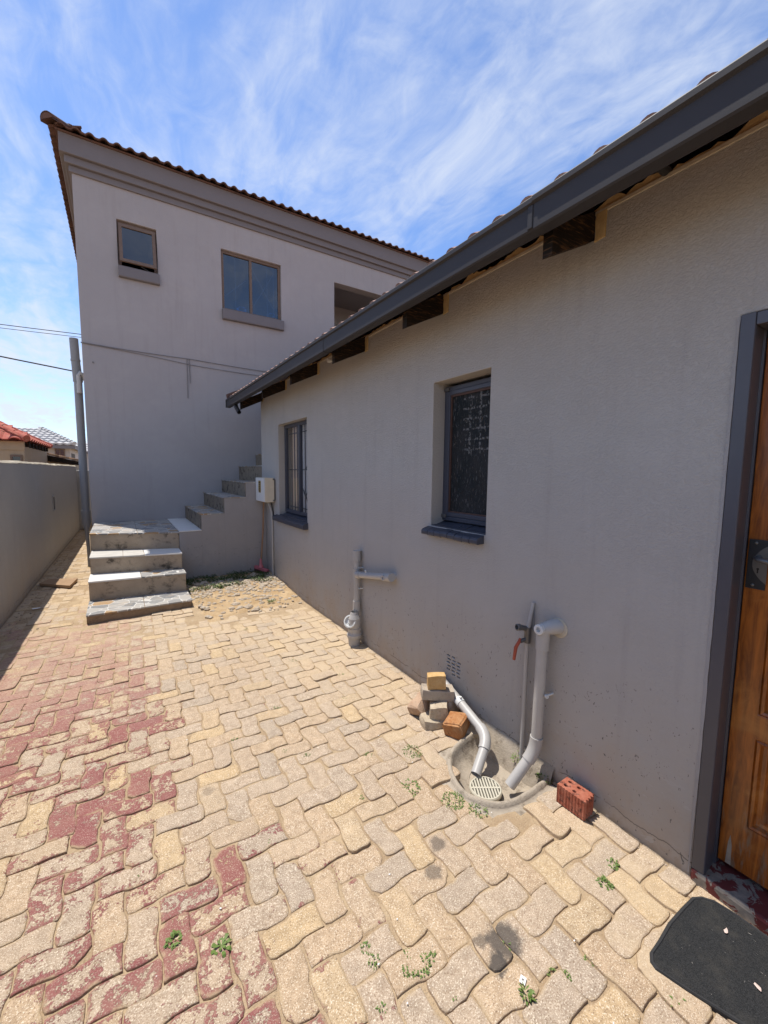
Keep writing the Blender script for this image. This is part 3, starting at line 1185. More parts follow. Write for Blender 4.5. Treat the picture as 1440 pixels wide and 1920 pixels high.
def tile_mesh(name, wid, length, roll=.030, th=.014, rolls=2, mat=None, seg=5):
    """double roman tile: x along the eave, y up the slope, bottom edge at y=0"""
    prof = []
    n = rolls * seg * 2
    for i in range(n + 1):
        t_ = i / n * rolls
        f = t_ % 1.0
        h = roll * max(0, sin(pi * min(1, max(0, (f - .08) / .66)))) ** .8
        prof.append((i / n * wid, h))
    v, f = [], []
    for y_ in (0, length):
        for (x, h) in prof:
            v.append((x, y_, h + th))
    for y_ in (0, length):
        for (x, h) in prof:
            v.append((x, y_, h))
    m = n + 1
    for i in range(n):
        f.append((i, i + 1, m + i + 1, m + i))
        f.append((2 * m + i + 1, 2 * m + i, 3 * m + i, 3 * m + i + 1))
        f.append((i + 1, i, 2 * m + i, 2 * m + i + 1))
    f.append((0, m, 3 * m, 2 * m))
    f.append((n, 2 * m + n, 3 * m + n, m + n))
    me = bpy.data.meshes.new(name)
    me.from_pydata(v, [], f)
    me.materials.append(mat)
    me.polygons.foreach_set('use_smooth', [False] * len(f))
    me.update()
    bm = bmesh.new(); bm.from_mesh(me); bmesh.ops.recalc_face_normals(bm, faces=bm.faces); bm.to_mesh(me); bm.free()
    return me


def put(name, me, parent, M):
    o = bpy.data.objects.new(name, me)
    COL.objects.link(o)
    o.parent = parent
    o.matrix_local = Matrix.Translation(-parent_origin(parent)) @ M
    return o


TW = .31
me_tile = tile_mesh('roof_tile', TW, .40, mat=M_tile)
sl = math.atan(SL)
# local x -> -Y, local y -> up slope (+X,+Z), local z -> normal
Ueave = Vector((0, -1, 0)); Uslope = Vector((cos(sl), 0, sin(sl))); Unorm = Ueave.cross(Uslope)
def frame3(o_, a, b_, c_):
    return Matrix(((a.x, b_.x, c_.x, o_.x), (a.y, b_.y, c_.y, o_.y), (a.z, b_.z, c_.z, o_.z), (0, 0, 0, 1)))
ytop = 6.70
k = 0
while ytop - k * TW > -1.3:
    for row in range(2):
        o_ = Vector((EX, ytop - k * TW, RZ - .027)) + Uslope * (row * .33) + Unorm * (.004 + row * .012 + rr.random() * .003)
        put('roof_tile', me_tile, house, frame3(o_, Ueave, Uslope, Unorm))
    k += 1
# verge tiles closing the far end
for row in range(3):
    v_ = MB()
    s0 = Vector((EX - .03, 6.70, RZ)) + Uslope * (row * .36)
    P0 = s0 + Unorm * .055; P1 = s0 - Vector((0, 0, 1)) * .075
    e = Uslope * .40
    v_.add([P0, P0 + e, P1 + e, P1, P0 + Vector((0, .05, 0)), P0 + e + Vector((0, .05, 0)), P1 + e + Vector((0, .05, 0)), P1 + Vector((0, .05, 0))],
           [(0, 1, 2, 3), (4, 7, 6, 5), (0, 4, 5, 1), (3, 2, 6, 7), (0, 3, 7, 4), (1, 5, 6, 2)])
    v_.build('verge_tile', M_tile_up, house, bevel=.008)

# box gutter in four lengths
GX = 1.425
def gutter_prof(d):
    x0, x1, zt, zb_ = GX - d, 1.488, 2.668 + d * .5, 2.546 - d
    t_ = .003
    return [(x0 - .010, zt), (x0 - .012, zt - .004), (x0 - .012, zt - .022), (x0, zt - .030), (x0, zb_ + .006), (x0 + .006, zb_), (x1 - .004, zb_), (x1, zb_ + .004), (x1, zt),
            (x1 - t_, zt), (x1 - t_, zb_ + .004 + t_), (x0 + .006 + t_, zb_ + t_), (x0 + t_, zb_ + .008), (x0 + t_, zt - .032), (x0 - .006, zt - .022), (x0 - .006, zt)]
cuts = [(-3.0, 1.150, .003), (1.120, 3.19, .0), (3.165, 4.285, .0022), (4.265, 6.78, .0)]
for (a, b_, d) in cuts:
    q = MB()
    q.prism(gutter_prof(d), 'y', a, b_)
    q.build('gutter_section', M_gutter, house)
q = MB()
q.box(GX - .0065, GX + .0, 1.151, 1.176, 2.552, 2.640)
q.build('gutter_clip', M_gutter, house, bevel=.003)
q = MB()
q.prism([(GX - .011, 2.546), (1.487, 2.546), (1.487, 2.666), (GX - .011, 2.666)], 'y', 6.782, 6.788)
q.build('gutter_end_cap', M_gutter, house)
q = MB()
q.tube([(1.475, 6.40, 2.552), (1.475, 6.36, 2.50), (1.49, 6.26, 2.42)], .030, 14, caps=False)
q.tube([(1.49, 6.26, 2.42), (1.475, 6.36, 2.50), (1.475, 6.40, 2.552)], .026, 14, caps=False)
q.build('gutter_outlet', M_gutter, house)

# ---- far window with burglar bars
def win_frame(name, y0, y1, z0, z1, x, fw, fd, parent, mat, mullions=(), bev=.004):
    m = MB()
    m.holed(rect(y0, y1, z0, z1), [rect(a + fw, b_ - fw, z0 + fw, z1 - fw) for a, b_ in mullions] if mullions else [rect(y0 + fw, y1 - fw, z0 + fw, z1 - fw)], 'x', x, x + fd)
    return m.build(name, mat, parent, bevel=bev, weld=True)


XR = WX + .085
win = win_frame('window', W1[0] + .002, W1[1] - .002, W1[2] + .07, W1[3] - .003, XR, .042, .045, house, M_frame, ((W1[0] + .002, 5.02), (4.985, W1[1] - .002)))
for (ya, yb) in ((W1[0] + .03, 4.998), (5.006, W1[1] - .03)):
    q = MB(); q.add([(XR + .02, ya, W1[2] + .10), (XR + .02, yb, W1[2] + .10), (XR + .02, yb, W1[3] - .03), (XR + .02, ya, W1[3] - .03)], [(0, 1, 2, 3)]); q.build('pane', M_glass, win)
q = MB()
zb0, zb1 = W1[2] + .09, W1[3] - .03
for yb in (4.58, 4.70, 4.82, 4.93, 5.10, 5.20, 5.30, 5.40):
    q.box(XR + .052, XR + .062, yb - .006, yb + .006, zb0, zb1)
for zz in (1.10, 1.60, 2.08):
    q.box(XR + .052, XR + .062, 4.56, 5.50, zz - .006, zz + .006)
rb = random.Random(5)
for _ in range(15):
    ya, za = rb.uniform(4.58, 4.95), rb.uniform(1.1, 2.0)
    q.tube([(XR + .057, ya, za), (XR + .057, ya + rb.choice((-.11, .11)), za + rb.uniform(.07, .2))], .006, 6)
q.build('burglar_bars', M_cable, win)
q = MB()
n = 26
for (ya, yb, mi) in ((5.28, 5.52, 0), (4.53, 5.12, 1)):
    pts = [(ya + (yb - ya) * i / n, XR + .10 + .018 * sin(i * 1.35) + .008 * sin(i * .6)) for i in range(n + 1)]
    q.add([(x, y_, W1[2] - .1) for y_, x in pts] + [(x, y_, W1[3] - .02) for y_, x in pts], [(i, i + 1, n + 2 + i, n + 1 + i) for i in range(n)], True, mi)
q.build('window_backing', [M_backing_beige, M_backing_pale], win)  # beige and pale sheets added behind the glass to read as a bright interior


def sill(y0, y1, x_back, x_front, z_top, drop, th, n, parent, gap=.004):
    """sloping sill made of bull-nosed sill bricks"""
    for i in range(n):
        a = y0 + (y1 - y0) * i / n + (gap / 2 if i else 0)
        b_ = y0 + (y1 - y0) * (i + 1) / n - (gap / 2 if i < n - 1 else 0)
        m = MB()
        jz = rr.gauss(0, .0015)
        m.prism([(x_back, z_top + jz), (x_front + .012, z_top - drop + jz), (x_front, z_top - drop - .012 + jz), (x_front, z_top - drop - th + .006 + jz), (x_front + .006, z_top - drop - th + jz), (x_back, z_top - drop - th + .01 + jz)], 'y', a, b_)
        m.build('sill_brick', M_frame, parent, bevel=.004)


s_ = MB(); s_.box(WX + .004, XR + .045, W1[0] + .004, W1[1] - .004, W1[2] - .02, W1[2] + .040); so = s_.build('sill', M_frame, win)
sill(4.50, 5.66, XR + .045, WX - .062, W1[2] + .068, .058, .062, 5, so, .002)

# ---- near window with obscure glass
XR2 = WX + .10
win = win_frame('window', W2[0] + .002, W2[1] - .002, W2[2] + .035, W2[3] - .022, XR2, .030, .05, house, M_frame)
q = MB()
q.holed(rect(W2[0] + .034, W2[1] - .034, W2[2] + .067, W2[3] - .052), [rect(W2[0] + .062, W2[1] - .062, W2[2] + .095, W2[3] - .08)], 'x', XR2 - .004, XR2 + .03)
q.build('casement', M_frame, win, bevel=.003, weld=True)
M_bead = plain('stained_bead', (.085, .045, .034), .6, .3, .35, 30)
q = MB(); q.holed(rect(W2[0] + .061, W2[1] - .061, W2[2] + .094, W2[3] - .079), [rect(W2[0] + .072, W2[1] - .072, W2[2] + .105, W2[3] - .092)], 'x', XR2 + .004, XR2 + .016); q.build('glazing_bead', M_bead, win, weld=True)
q = MB(); q.box(XR2 + .014, XR2 + .02, W2[0] + .060, W2[1] - .060, W2[2] + .09, W2[3] - .078); q.build('pane', M_obscure, win)
for (za, zb2) in ((W2[3] - .05, W2[3] - .03), (W2[2] + .055, W2[2] + .08)):
    q = MB(); q.box(XR2 - .012, XR2 + .0, W2[1] - .05, W2[1] - .006, za, zb2); q.build('hinge', M_steel, win, bevel=.002)
s_ = MB(); s_.box(WX + .004, XR2 + .05, W2[0] + .004, W2[1] - .004, W2[2] - .02, W2[2] + .008); so = s_.build('sill', M_frame, win)
sill(1.735, 2.272, XR2 + .04, WX - .060, W2[2] + .034, .052, .040, 8, so)

# ---- front door, frame and threshold
DX = WX + .10
q = MB()
y0, y1, z0, z1 = DOOR
q.prism([(WX - .004, y1 - .002), (WX - .004, y1 - .042), (WX + .002, y1 - .044), (DX - .008, y1 - .040), (DX - .008, y1 - .046), (DX + .06, y1 - .046), (DX + .06, y1 - .002)], 'z', .052, z1 - .002)
q.prism([(WX - .004, y0 + .002), (WX - .004, y0 + .042), (DX - .008, y0 + .042), (DX - .008, y0 + .060), (DX + .06, y0 + .060), (DX + .06, y0 + .002)], 'z', .052, z1 - .002)
q.box(WX - .004, DX - .008, y0 + .043, y1 - .045, z1 - .044, z1 - .003)
q.box(DX - .0079, DX + .06, y0 + .061, y1 - .061, z1 - .062, z1 - .003)
q.build('door_frame', M_doorframe, house, bevel=.002)
D0, D1 = y0 + .062, y1 - .048
q = MB()
panels = [(a_, b_, c_, d_) for a_, b_ in ((D0 + .078, D0 + .355), (D1 - .355, D1 - .078)) for c_, d_ in ((.265, .615), (.713, 1.45), (1.555, 1.96))]
q.holed(rect(D0, D1, .075, z1 - .064), [rect(*p_) for p_ in panels], 'x', DX, DX + .042)
door = q.build('door', M_door, house, bevel=.004, weld=True)
for (a, b_, c_, d_) in panels:
    q = MB()
    def ring(i, x):
        return [(x, a + i, c_ + i), (x, b_ - i, c_ + i), (x, b_ - i, d_ - i), (x, a + i, d_ - i)]
    R = [ring(.0, DX + .003), ring(.006, DX - .004), ring(.014, DX + .0), ring(.02, DX + .016), ring(.032, DX + .018), ring(.062, DX + .006)]
    vs = [p_ for r_ in R for p_ in r_]
    fs = [(4 * i + k, 4 * i + (k + 1) % 4, 4 * i + 4 + (k + 1) % 4, 4 * i + 4 + k) for i in range(len(R) - 1) for k in range(4)] + [(20, 21, 22, 23)]
    q.add(vs, fs)
    q.build('panel', M_door, door)
q = MB(); q.box(DX - .006, DX + .0, .476, .531, 1.172, 1.352)
M_lock_dark = plain('lock_plate_black', (.02, .02, .021), .35, .5, .2, 30)
M_lock_grey = plain('lock_plate_pewter', (.17, .16, .145), .35, .6, .15, 30, metal=.7)
q.build('lock_plate', M_lock_dark, door, bevel=.002)
q = MB()
arc = [(.474, 1.195)]
for i in range(13):
    t_ = i / 12
    arc.append((.474 + .042 * sin(pi * t_) ** .8, 1.195 + .14 * t_))
q.prism(arc, 'x', DX - .009, DX - .0062)
q.build('lock_inlay', M_lock_grey, door)
q = MB()
for zz in (1.186, 1.340):
    q.lathe((DX - .006, .51, zz), (-1, 0, 0), [(0, .005), (.003, .005), (.004, .002), (.004, 0)], 10)
q.build('screw', M_lock_grey, door)
q = MB()
q.lathe((DX - .009, .499, 1.247), (-1, 0, 0), [(0, .004), (.001, .004), (.001, 0)], 10)
q.box(DX - .0102, DX - .0092, .497, .501, 1.232, 1.246)
q.build('keyhole', M_ink, door)
q = MB()
q.tube([(DX - .006, .498, 1.288), (DX - .035, .498, 1.288), (DX - .048, .488, 1.286), (DX - .050, .46, 1.283), (DX - .050, .40, 1.277), (DX - .046, .365, 1.272)], [.010, .009, .009, .009, .010, .007], 12)
q.build('handle', M_steel, door)
q = MB()
q.prism([(.512, .08), (.495, .08), (.497, .16), (.503, .20), (.508, .17)], 'x', DX - .002, DX + .002)
q.build('splinter', M_conc_grey, door)
q = MB()
n = 16
for i in range(n):
    pass
q.box(WX - .012, DX + .06, y0 - .02, y1 + .0, -.06, .050)
q.build('threshold', M_thr, house, bevel=.012)
# ragged plaster along the frame, cracked at the bottom
q = MB()
pts = []
for i in range(40):
    z = .02 + (2.12 - .02) * i / 39
    pts.append((y1 - .001 + .006 * abs(mnoise.noise(Vector((0, 1, z * 9)))) + (.010 * max(0, (.5 - z)) if z < .5 else 0), z))
pts2 = [(y1 + .0115 + .004 * mnoise.noise(Vector((3, 1, z * 6))), z) for _, z in pts]
q.add([(WX - .003, a, z) for a, z in pts] + [(WX - .0025, a, z) for a, z in pts2], [(i, i + 1, 41 + i, 40 + i) for i in range(39)])
q.build('plaster_edge', M_reveal, house)

# ------------------------------------------------------------------ upper house
uh = thing('double_storey_house', 'double storey grey house with stepped cornice and brown tiled hip roof behind the stairs', 'house', (-.41, UY, 0))
UX0 = -.41
U1 = (.112, .647, 4.70, 5.39)
U2 = (1.625, 2.683, 4.386, 5.39)
UO = (3.78, 6.2, 4.30, 5.36)
w = MB()
w.holed(rect(UX0, 10, -.3, 6.30), [rect(*U1), rect(*U2), rect(*UO)], 'y', UY, UY + .22)
w.build('wall', M_wall_up, uh, bevel=.008, weld=True)
w = MB()
w.box(UX0, UX0 + .22, UY + .222, 17, -.3, 6.3)
w.box(9.78, 10, UY + .222, 17, -.3, 6.3)
w.box(UX0 + .222, 9.778, 16.8, 17, -.3, 6.3)
w.build('side_wall', M_wall_up, uh)
w = MB()
w.box(UX0 + .23, 9.7, UY + .23, 16.7, 5.75, 5.8)
w.box(UX0 + .23, 9.7, UY + .23, 16.7, 3.2, 3.3)
w.box(1.2, 1.3, UY + .23, 12, 3.3, 5.75)
w.box(UX0 + .23, 9.7, 11.0, 11.1, 3.3, 5.75)
w.box(3.3, 3.4, UY + .23, 10.99, 3.3, 5.75)
w.box(6.5, 6.6, UY + .23, 10.99, 3.3, 5.75)
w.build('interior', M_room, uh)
w = MB()
w.box(3.41, 6.49, 9.4, 9.5, 3.31, 5.74)
w.box(3.41, 6.49, UY + .23, 9.4, 5.55, 5.6)
bal = w.build('balcony_recess', M_wall_up, uh)
w = MB()
w.holed(rect(3.95, 4.55, 3.9, 5.02), [rect(4.02, 4.48, 3.97, 4.95)], 'y', 9.36, 9.4)
iw = w.build('window', M_doorframe, uh, weld=True)
w = MB(); w.box(4.02, 4.48, 9.38, 9.385, 3.97, 4.95); w.build('pane', M_glass_up, iw)

# cornice: three stepped bands that return round the corner
for (z0, z1, p_, nm) in ((5.842, 5.93, .030, 'cornice_band'), (5.93, 6.03, .075, 'cornice_band'), (6.03, 6.298, .125, 'cornice_band')):
    b = MB()
    b.box(UX0 - p_, 10.1, UY - p_, UY + .002, z0 + .0005, z1)
    b.box(UX0 - p_, UX0 + .002, UY + .002, 17, z0 + .0005, z1)
    b.build(nm, M_trim, uh, bevel=.008, weld=True)

OVX, OVY, EZ = UX0 - .205, UY - .205, 6.302
us = math.atan(.36)
b = MB()
hx = 5.0
b.add([(OVX + .05, OVY + .05, EZ - .004), (10.4, OVY + .05, EZ - .004), (10.4, OVY + hx, EZ + hx * .36), (OVX + hx, OVY + hx, EZ + hx * .36)], [(0, 1, 2, 3)])
b.add([(OVX + .05, OVY + .05, EZ - .004), (OVX + hx, OVY + hx, EZ + hx * .36), (OVX + hx, 17.2, EZ + hx * .36), (OVX + .05, 17.2, EZ - .004)], [(0, 1, 2, 3)])
b.add([(OVX + hx, OVY + hx, EZ + hx * .36), (10.4, OVY + hx, EZ + hx * .36), (10.4, 17.2, EZ + hx * .36), (OVX + hx, 17.2, EZ + hx * .36)], [(0, 1, 2, 3)])
rf = b.build('roof', M_tile_up, uh)
sd = rf.modifiers.new('solid', 'SOLIDIFY'); sd.thickness = .02; sd.offset = -1
b = MB()
b.box(OVX + .06, 10.3, OVY + .06, UY - .126, EZ - .022, EZ - .006)
b.box(OVX + .06, UX0 - .126, UY - .126, 17, EZ - .022, EZ - .006)
b.build('soffit', M_tile_up, uh)
TU = .33
me_tu = tile_mesh('roof_tile', TU, .40, roll=.034, th=.018, mat=M_tile_up)
a1, a2 = Vector((1, 0, 0)), Vector((0, cos(us), sin(us)))
a3 = a1.cross(a2)
x = OVX + .0
while x < 9.8:
    put('roof_tile', me_tu, uh, frame3(Vector((x + .06, OVY - .015, EZ - .010 + rr.gauss(0, .003))), a1, a2, a3))
    x += TU
b1, b2 = Vector((0, -1, 0)), Vector((cos(us), 0, sin(us)))
b3 = b1.cross(b2)
y = OVY + TU + .06
while y < 17:
    put('roof_tile', me_tu, uh, frame3(Vector((OVX - .015, y, EZ - .010 + rr.gauss(0, .005))), b1, b2, b3))
    y += TU
# hip ridge caps
hd = Vector((1, 1, .36)).normalized()
for k in range(7):
    c0 = Vector((OVX - .03, OVY - .03, EZ + .035)) + hd * (k * .33)
    q = MB()
    side = Vector((1, -1, 0)).normalized()
    upv = side.cross(hd) * -1
    if upv.z < 0:
        upv = -upv
    prof = [(cos(pi * i / 8), sin(pi * i / 8)) for i in range(9)]
    vs = []
    for s_, rad_ in ((0, .105), (.37, .092)):
        for (cu, cv) in prof:
            vs.append(c0 + hd * s_ + side * cu * rad_ + upv * (cv * rad_ * .8 - .03 + (0.012 if s_ == 0 else 0)))
    vs2 = [p_ - upv * .02 for p_ in vs]
    fs = [(i, i + 1, 10 + i, 9 + i) for i in range(8)] + [(18 + i + 1, 18 + i, 27 + i, 28 + i) for i in range(8)] + [(i + 1, i, 18 + i, 19 + i) for i in range(8)]
    q.add(vs + vs2, fs, True)
    if k == 0:
        q.add([vs[i] for i in range(9)], [list(range(9))])
    q.build('hip_tile', M_tile_up, uh)

# upper windows
M_frame_brown = plain('brown_window_frame', (.165, .115, .088), .6, .3, .35, 22, .3, 60)
def upwin(U, mull):
    x0, x1, z0, z1 = U
    m = MB()
    fw = .045
    cols = [(x0, x1)] if not mull else [(x0, mull + fw / 2), (mull - fw / 2, x1)]
    m.holed(rect(x0 + .002, x1 - .002, z0 + .002, z1 - .002), [rect(a + fw, b_ - fw, z0 + fw, z1 - fw) for a, b_ in cols], 'y', UY + .045, UY + .10)
    return m.build('window', M_frame_brown, uh, bevel=.003, weld=True)


wf = upwin(U1, None)
# outward hung sash, open at the bottom
q = MB()
x0, x1, z0, z1 = U1
ztop, zl = z1 - .045, .60
an = rad(10)
Mx = Matrix.Translation((0, UY + .045, ztop)) @ Matrix.Rotation(-an, 4, 'X')
def sashpts(i, x):
    return [(x0 + .02 + i, -x, -zl + i), (x1 - .02 - i, -x, -zl + i), (x1 - .02 - i, -x, -i), (x0 + .02 + i, -x, -i)]
for (i0, i1, xx0, xx1) in ((0, .045, .0, .03),):
    o1, o2, o3, o4 = sashpts(i0, xx0), sashpts(i1, xx0), sashpts(i0, xx1), sashpts(i1, xx1)
    vs = [Mx @ Vector(p_) for p_ in o1 + o2 + o3 + o4]
    fs = []
    for k in range(4):
        n_ = (k + 1) % 4
        fs += [(k, n_, 4 + n_, 4 + k), (8 + n_, 8 + k, 12 + k, 12 + n_), (k, 8 + k, 8 + n_, n_), (4 + n_, 12 + n_, 12 + k, 4 + k)]
    q.add(vs, fs)
q.build('sash', M_frame_brown, wf)
q = MB()
q.add([Mx @ Vector(p_) for p_ in sashpts(.04, .014)], [(0, 1, 2, 3)])
q.build('pane', M_glass_up, wf)
q = MB(); q.prism([(UY - .058, 4.700), (UY - .065, 4.69), (UY - .065, 4.548), (UY - .052, 4.536), (UY + .04, 4.536), (UY + .04, 4.700)], 'x', .108, .665); q.build('sill', M_trim, wf, bevel=.006)
q = MB()
q.tube([(x0 + .3, UY - .02, z0 + .06), (x0 + .42, UY + .03, z0 + .03)], .006, 6)
q.build('stay', M_steel, wf)
wf = upwin(U2, 2.135)
q = MB(); q.add([(U2[0] + .04, UY + .07, U2[2] + .04), (2.135 - .022, UY + .07, U2[2] + .04), (2.135 - .022, UY + .07, U2[3] - .04), (U2[0] + .04, UY + .07, U2[3] - .04)], [(0, 1, 2, 3)]); q.build('pane', M_glass_up, wf)
q = MB(); q.add([(2.135 + .022, UY + .07, U2[2] + .04), (U2[1] - .04, UY + .07, U2[2] + .04), (U2[1] - .04, UY + .07, U2[3] - .04), (2.135 + .022, UY + .07, U2[3] - .04)], [(0, 1, 2, 3)]); q.build('pane', M_glass_up, wf)
q = MB(); q.prism([(UY - .058, 4.385), (UY - .065, 4.375), (UY - .065, 4.222), (UY - .052, 4.210), (UY + .04, 4.210), (UY + .04, 4.385)], 'x', 1.618, 2.712); q.build('sill', M_trim, wf, bevel=.006)
q = MB()
for (a_, b_) in (((2.20, 4.60), (2.58, 5.25)), ((2.20, 5.20), (2.56, 4.62)), ((1.70, 4.66), (2.06, 5.00)), ((2.45, 4.43), (2.45, 5.35)), ((2.57, 4.43), (2.57, 5.35)), ((1.88, 4.43), (1.88, 5.35))):
    q.tube([(a_[0], UY + .115, a_[1]), (b_[0], UY + .115, b_[1])], .007, 6)
q.build('burglar_guard', plain('guard_grey', (.13, .14, .16), .5, .3), wf)
q = MB()
M_bluebag = plain('blue_plastic_bag', (.05, .25, .55), .5, .4, .3, 40)
for (xa, xb) in ((1.90, 2.06), (2.45, 2.62)):
    for i in range(7):
        cx_, cz_ = rb.uniform(xa, xb), U2[2] + .05 + rb.random() * .05
        q.box(cx_ - .03, cx_ + .03, UY + .10, UY + .12 + .01 * i, cz_, cz_ + .05)
q.build('blue_plastic', M_bluebag, wf)

# telephone cable across the upper wall
q = MB()
def sag(a, b_, s_, n=14):
    a, b_ = Vector(a), Vector(b_)
    return [a.lerp(b_, i / n) + Vector((0, 0, -s_ * 4 * (i / n) * (1 - i / n))) for i in range(n + 1)]
q.tube(sag((UX0 - .01, UY - .014, 3.475), (1.08, UY - .014, 3.452), .012) + sag((1.10, UY - .014, 3.452), (3.4, UY - .014, 3.43), .02)[1:], .0055, 6)
q.tube(sag((UX0 - .01, UY - .012, 3.465), (1.05, UY - .012, 3.36), -.01) + sag((1.06, UY - .012, 3.36), (3.4, UY - .012, 3.36), .03)[1:], .0045, 6)
q.tube([(1.03, UY - .012, 3.45), (1.025, UY - .012, 2.80)], .006, 6)
q.tube([(1.065, UY - .012, 3.45), (1.07, UY - .012, 3.05)], .006, 6)
q.tube([(-.28, UY - .002, 3.20), (-.28, UY - .012, 3.20)], .014, 8)
o = q.build('wall_cable', M_cable_grey)
tag(o, 'thin grey telephone cable running across the upper house wall', 'cable')

# ------------------------------------------------------------------ soil vent pipe at the corner of the upper house
sp = thing('soil_vent_pipe', 'tall grey soil pipe standing at the left corner of the double storey house', 'pipe', (-.50, 8.12, 0))
q = MB(); q.tube([(-.497, 8.12, .86), (-.497, 8.12, 2.95)], .055, 18); q.build('pipe', M_pipe_grey, sp)
q = MB(); q.tube([(-.497, 8.12, 2.95), (-.50, 8.12, 3.0), (-.513, 8.12, 3.25), (-.52, 8.12, 3.58)], [.062, .062, .058, .058], 18, caps=True); q.build('vent', M_pipe_grey, sp)
for (za, zb2, xx, rr2) in ((2.93, 3.0, -.497, .064), (3.24, 3.27, -.513, .064), (.86, .92, -.497, .066)):
    q = MB(); q.tube([(xx, 8.12, za), (xx, 8.12, zb2)], rr2, 18); q.build('collar', M_pipe_grey, sp)
q = MB(); q.tube([(-.497, 8.12, .90), (-.497, 8.12, .72), (-.50, 8.12, .60), (-.49, 8.12, .30), (-.49, 8.14, -.05)], [.063, .062, .030, .024, .024], 18); q.build('boot', M_pipe_grey, sp)
q = MB()
q.tube([(-.40, 8.02, 2.95), (-.42, 7.98, 3.02), (-.455, 7.97, 3.05), (-.475, 7.97, 3.0), (-.475, 7.97, 2.86)], .030, 12)
q.tube([(-.475, 7.97, 2.87), (-.475, 7.97, 2.74)], .034, 12)
q.build('branch', M_pipe, sp)

# overhead service wires
q = MB(); q.tube(sag((-14, 9.7, 4.05), (-.45, 8.9, 3.86), .12, 20), .006, 6); o = q.build('overhead_wire', M_cable)
tag(o, 'thin black upper wire of the pair reaching the house corner', 'cable', 'overhead wires'); o['label'] = 'upper strand of the thin wire pair reaching the double storey corner'
q = MB(); q.tube(sag((-14, 9.75, 4.02), (-.45, 8.9, 3.81), .14, 20), .0045, 6); o = q.build('overhead_wire', M_cable)
tag(o, 'lower strand of the thin wire pair reaching the double storey corner', 'cable', 'overhead wires')
q = MB(); q.tube(sag((-14, 8.6, 5.1), (-.53, 8.2, 3.10), .12, 20), .010, 6); o = q.build('overhead_wire', M_cable)
tag(o, 'single thicker black wire meeting the soil pipe below the wire pair', 'cable', 'overhead wires')

# ------------------------------------------------------------------ stairs
stair = thing('staircase', 'stained concrete staircase with slate and white tile treads turning up beside the houses', 'stairs', (.13, 5.05, 0))
# front step lines: left (x, y), right (x, y), top z
F = [((-.357, 5.053), (.632, 5.078), .094), ((-.357, 5.600), (.627, 5.511), .317), ((-.357, 6.000), (.620, 5.788), .520), ((-.372, 6.508), (.634, 6.160), .742)]
LB = ((-.40, UY - .003), (.634, UY - .003))
def tread(parent, poly, z, th, mat, over=0):
    m = MB()
    m.prism(poly, 'z', z - .004, z + th)
    m.build('tread_tile', mat, parent, bevel=.003)
for i, (L, R, z) in enumerate(F):
    nl, nr = (F[i + 1][0], F[i + 1][1]) if i < 3 else LB
    zt = z - .012
    m = MB()
    bl, br = (L[0], nl[1] + (.04 if i < 3 else 0)), (R[0], nr[1] + (.04 if i < 3 else 0))
    m.prism([L, R, br, bl], 'z', -.1 + .001 * i, zt)
    st_ = m.build('step', M_conc_lo if i == 0 else M_conc, stair, bevel=.008)
    def lerp(a, b_, t_):
        return (a[0] + (b_[0] - a[0]) * t_, a[1] + (b_[1] - a[1]) * t_)
    ov = .008
    fl, fr = (L[0] - .004, L[1] - ov), (R[0] + .004, R[1] - ov)
    kl, kr = (L[0] - .004, nl[1] - .002), (R[0] + .004, nr[1] - .002)
    splits = {0: [(0, .52, M_slate), (.526, 1, M_slate)], 1: [(0, .515, M_white_tile), (.521, 1, M_slate)], 2: [(0, .345, M_slate_pale), (.35, .575, M_slate_pale), (.582, 1, M_white_tile)], 3: [(0, .52, M_slate), (.526, 1, M_slate)]}[i]
    for (a, b_, mt) in splits:
        tread(st_, [lerp(fl, fr, a), lerp(fl, fr, b_), lerp(kl, kr, b_), lerp(kl, kr, a)], zt, .012, mt)
# flight that climbs to the right and passes behind the single storey house
SX = [.634, .92, 1.228, 1.533, 1.84, 2.15, 2.46, 2.77]
SZ = [.742, .962, 1.185, 1.402, 1.650, 1.87, 2.09, 2.31]
for i in range(len(SX) - 1):
    x0, x1, z = SX[i] + (.002 if i == 0 else 0), SX[i + 1], SZ[i]
    yf = 6.15 if x0 < 1.8 else 6.37
    m = MB()
    if i == 3:
        x1f = WX - .003
        m.add([(x0, yf, -.1), (x1f, yf, -.1), (x1f, yf, z), (x0, yf, z)], [(0, 1, 2, 3)], mi=0)
        m.add([(x0, yf, -.1), (x0, yf, z), (x0, UY - .004, z), (x0, UY - .004, -.1)], [(0, 1, 2, 3)], mi=1)
        m.add([(x0, yf, z), (x1f, yf, z), (x1, 6.37, z), (x1, UY - .004, z), (x0, UY - .004, z)], [(0, 1, 2, 3, 4)], mi=1)
    else:
        m.box(x0, x1 - .0005, yf, UY - .004, -.1, z)
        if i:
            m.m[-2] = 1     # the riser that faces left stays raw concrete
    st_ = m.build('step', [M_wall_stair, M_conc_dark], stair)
    m = MB()
    ov = .012 if i else 0
    yb = yf - .006
    if i == 0:
        m.prism(rect(x0 + .003, x1 - .002, yb, UY - .006), 'z', z, z + .010)
        m.build('tread_tile', M_white_tile, st_, bevel=.003)
    else:
        xe = min(x1, WX - .004) if i == 3 else x1
        m.prism(rect(x0 - ov, xe - .002, yb, UY - .006), 'z', z, z + .012)
        m.build('tread_tile', M_slate, st_, bevel=.003)

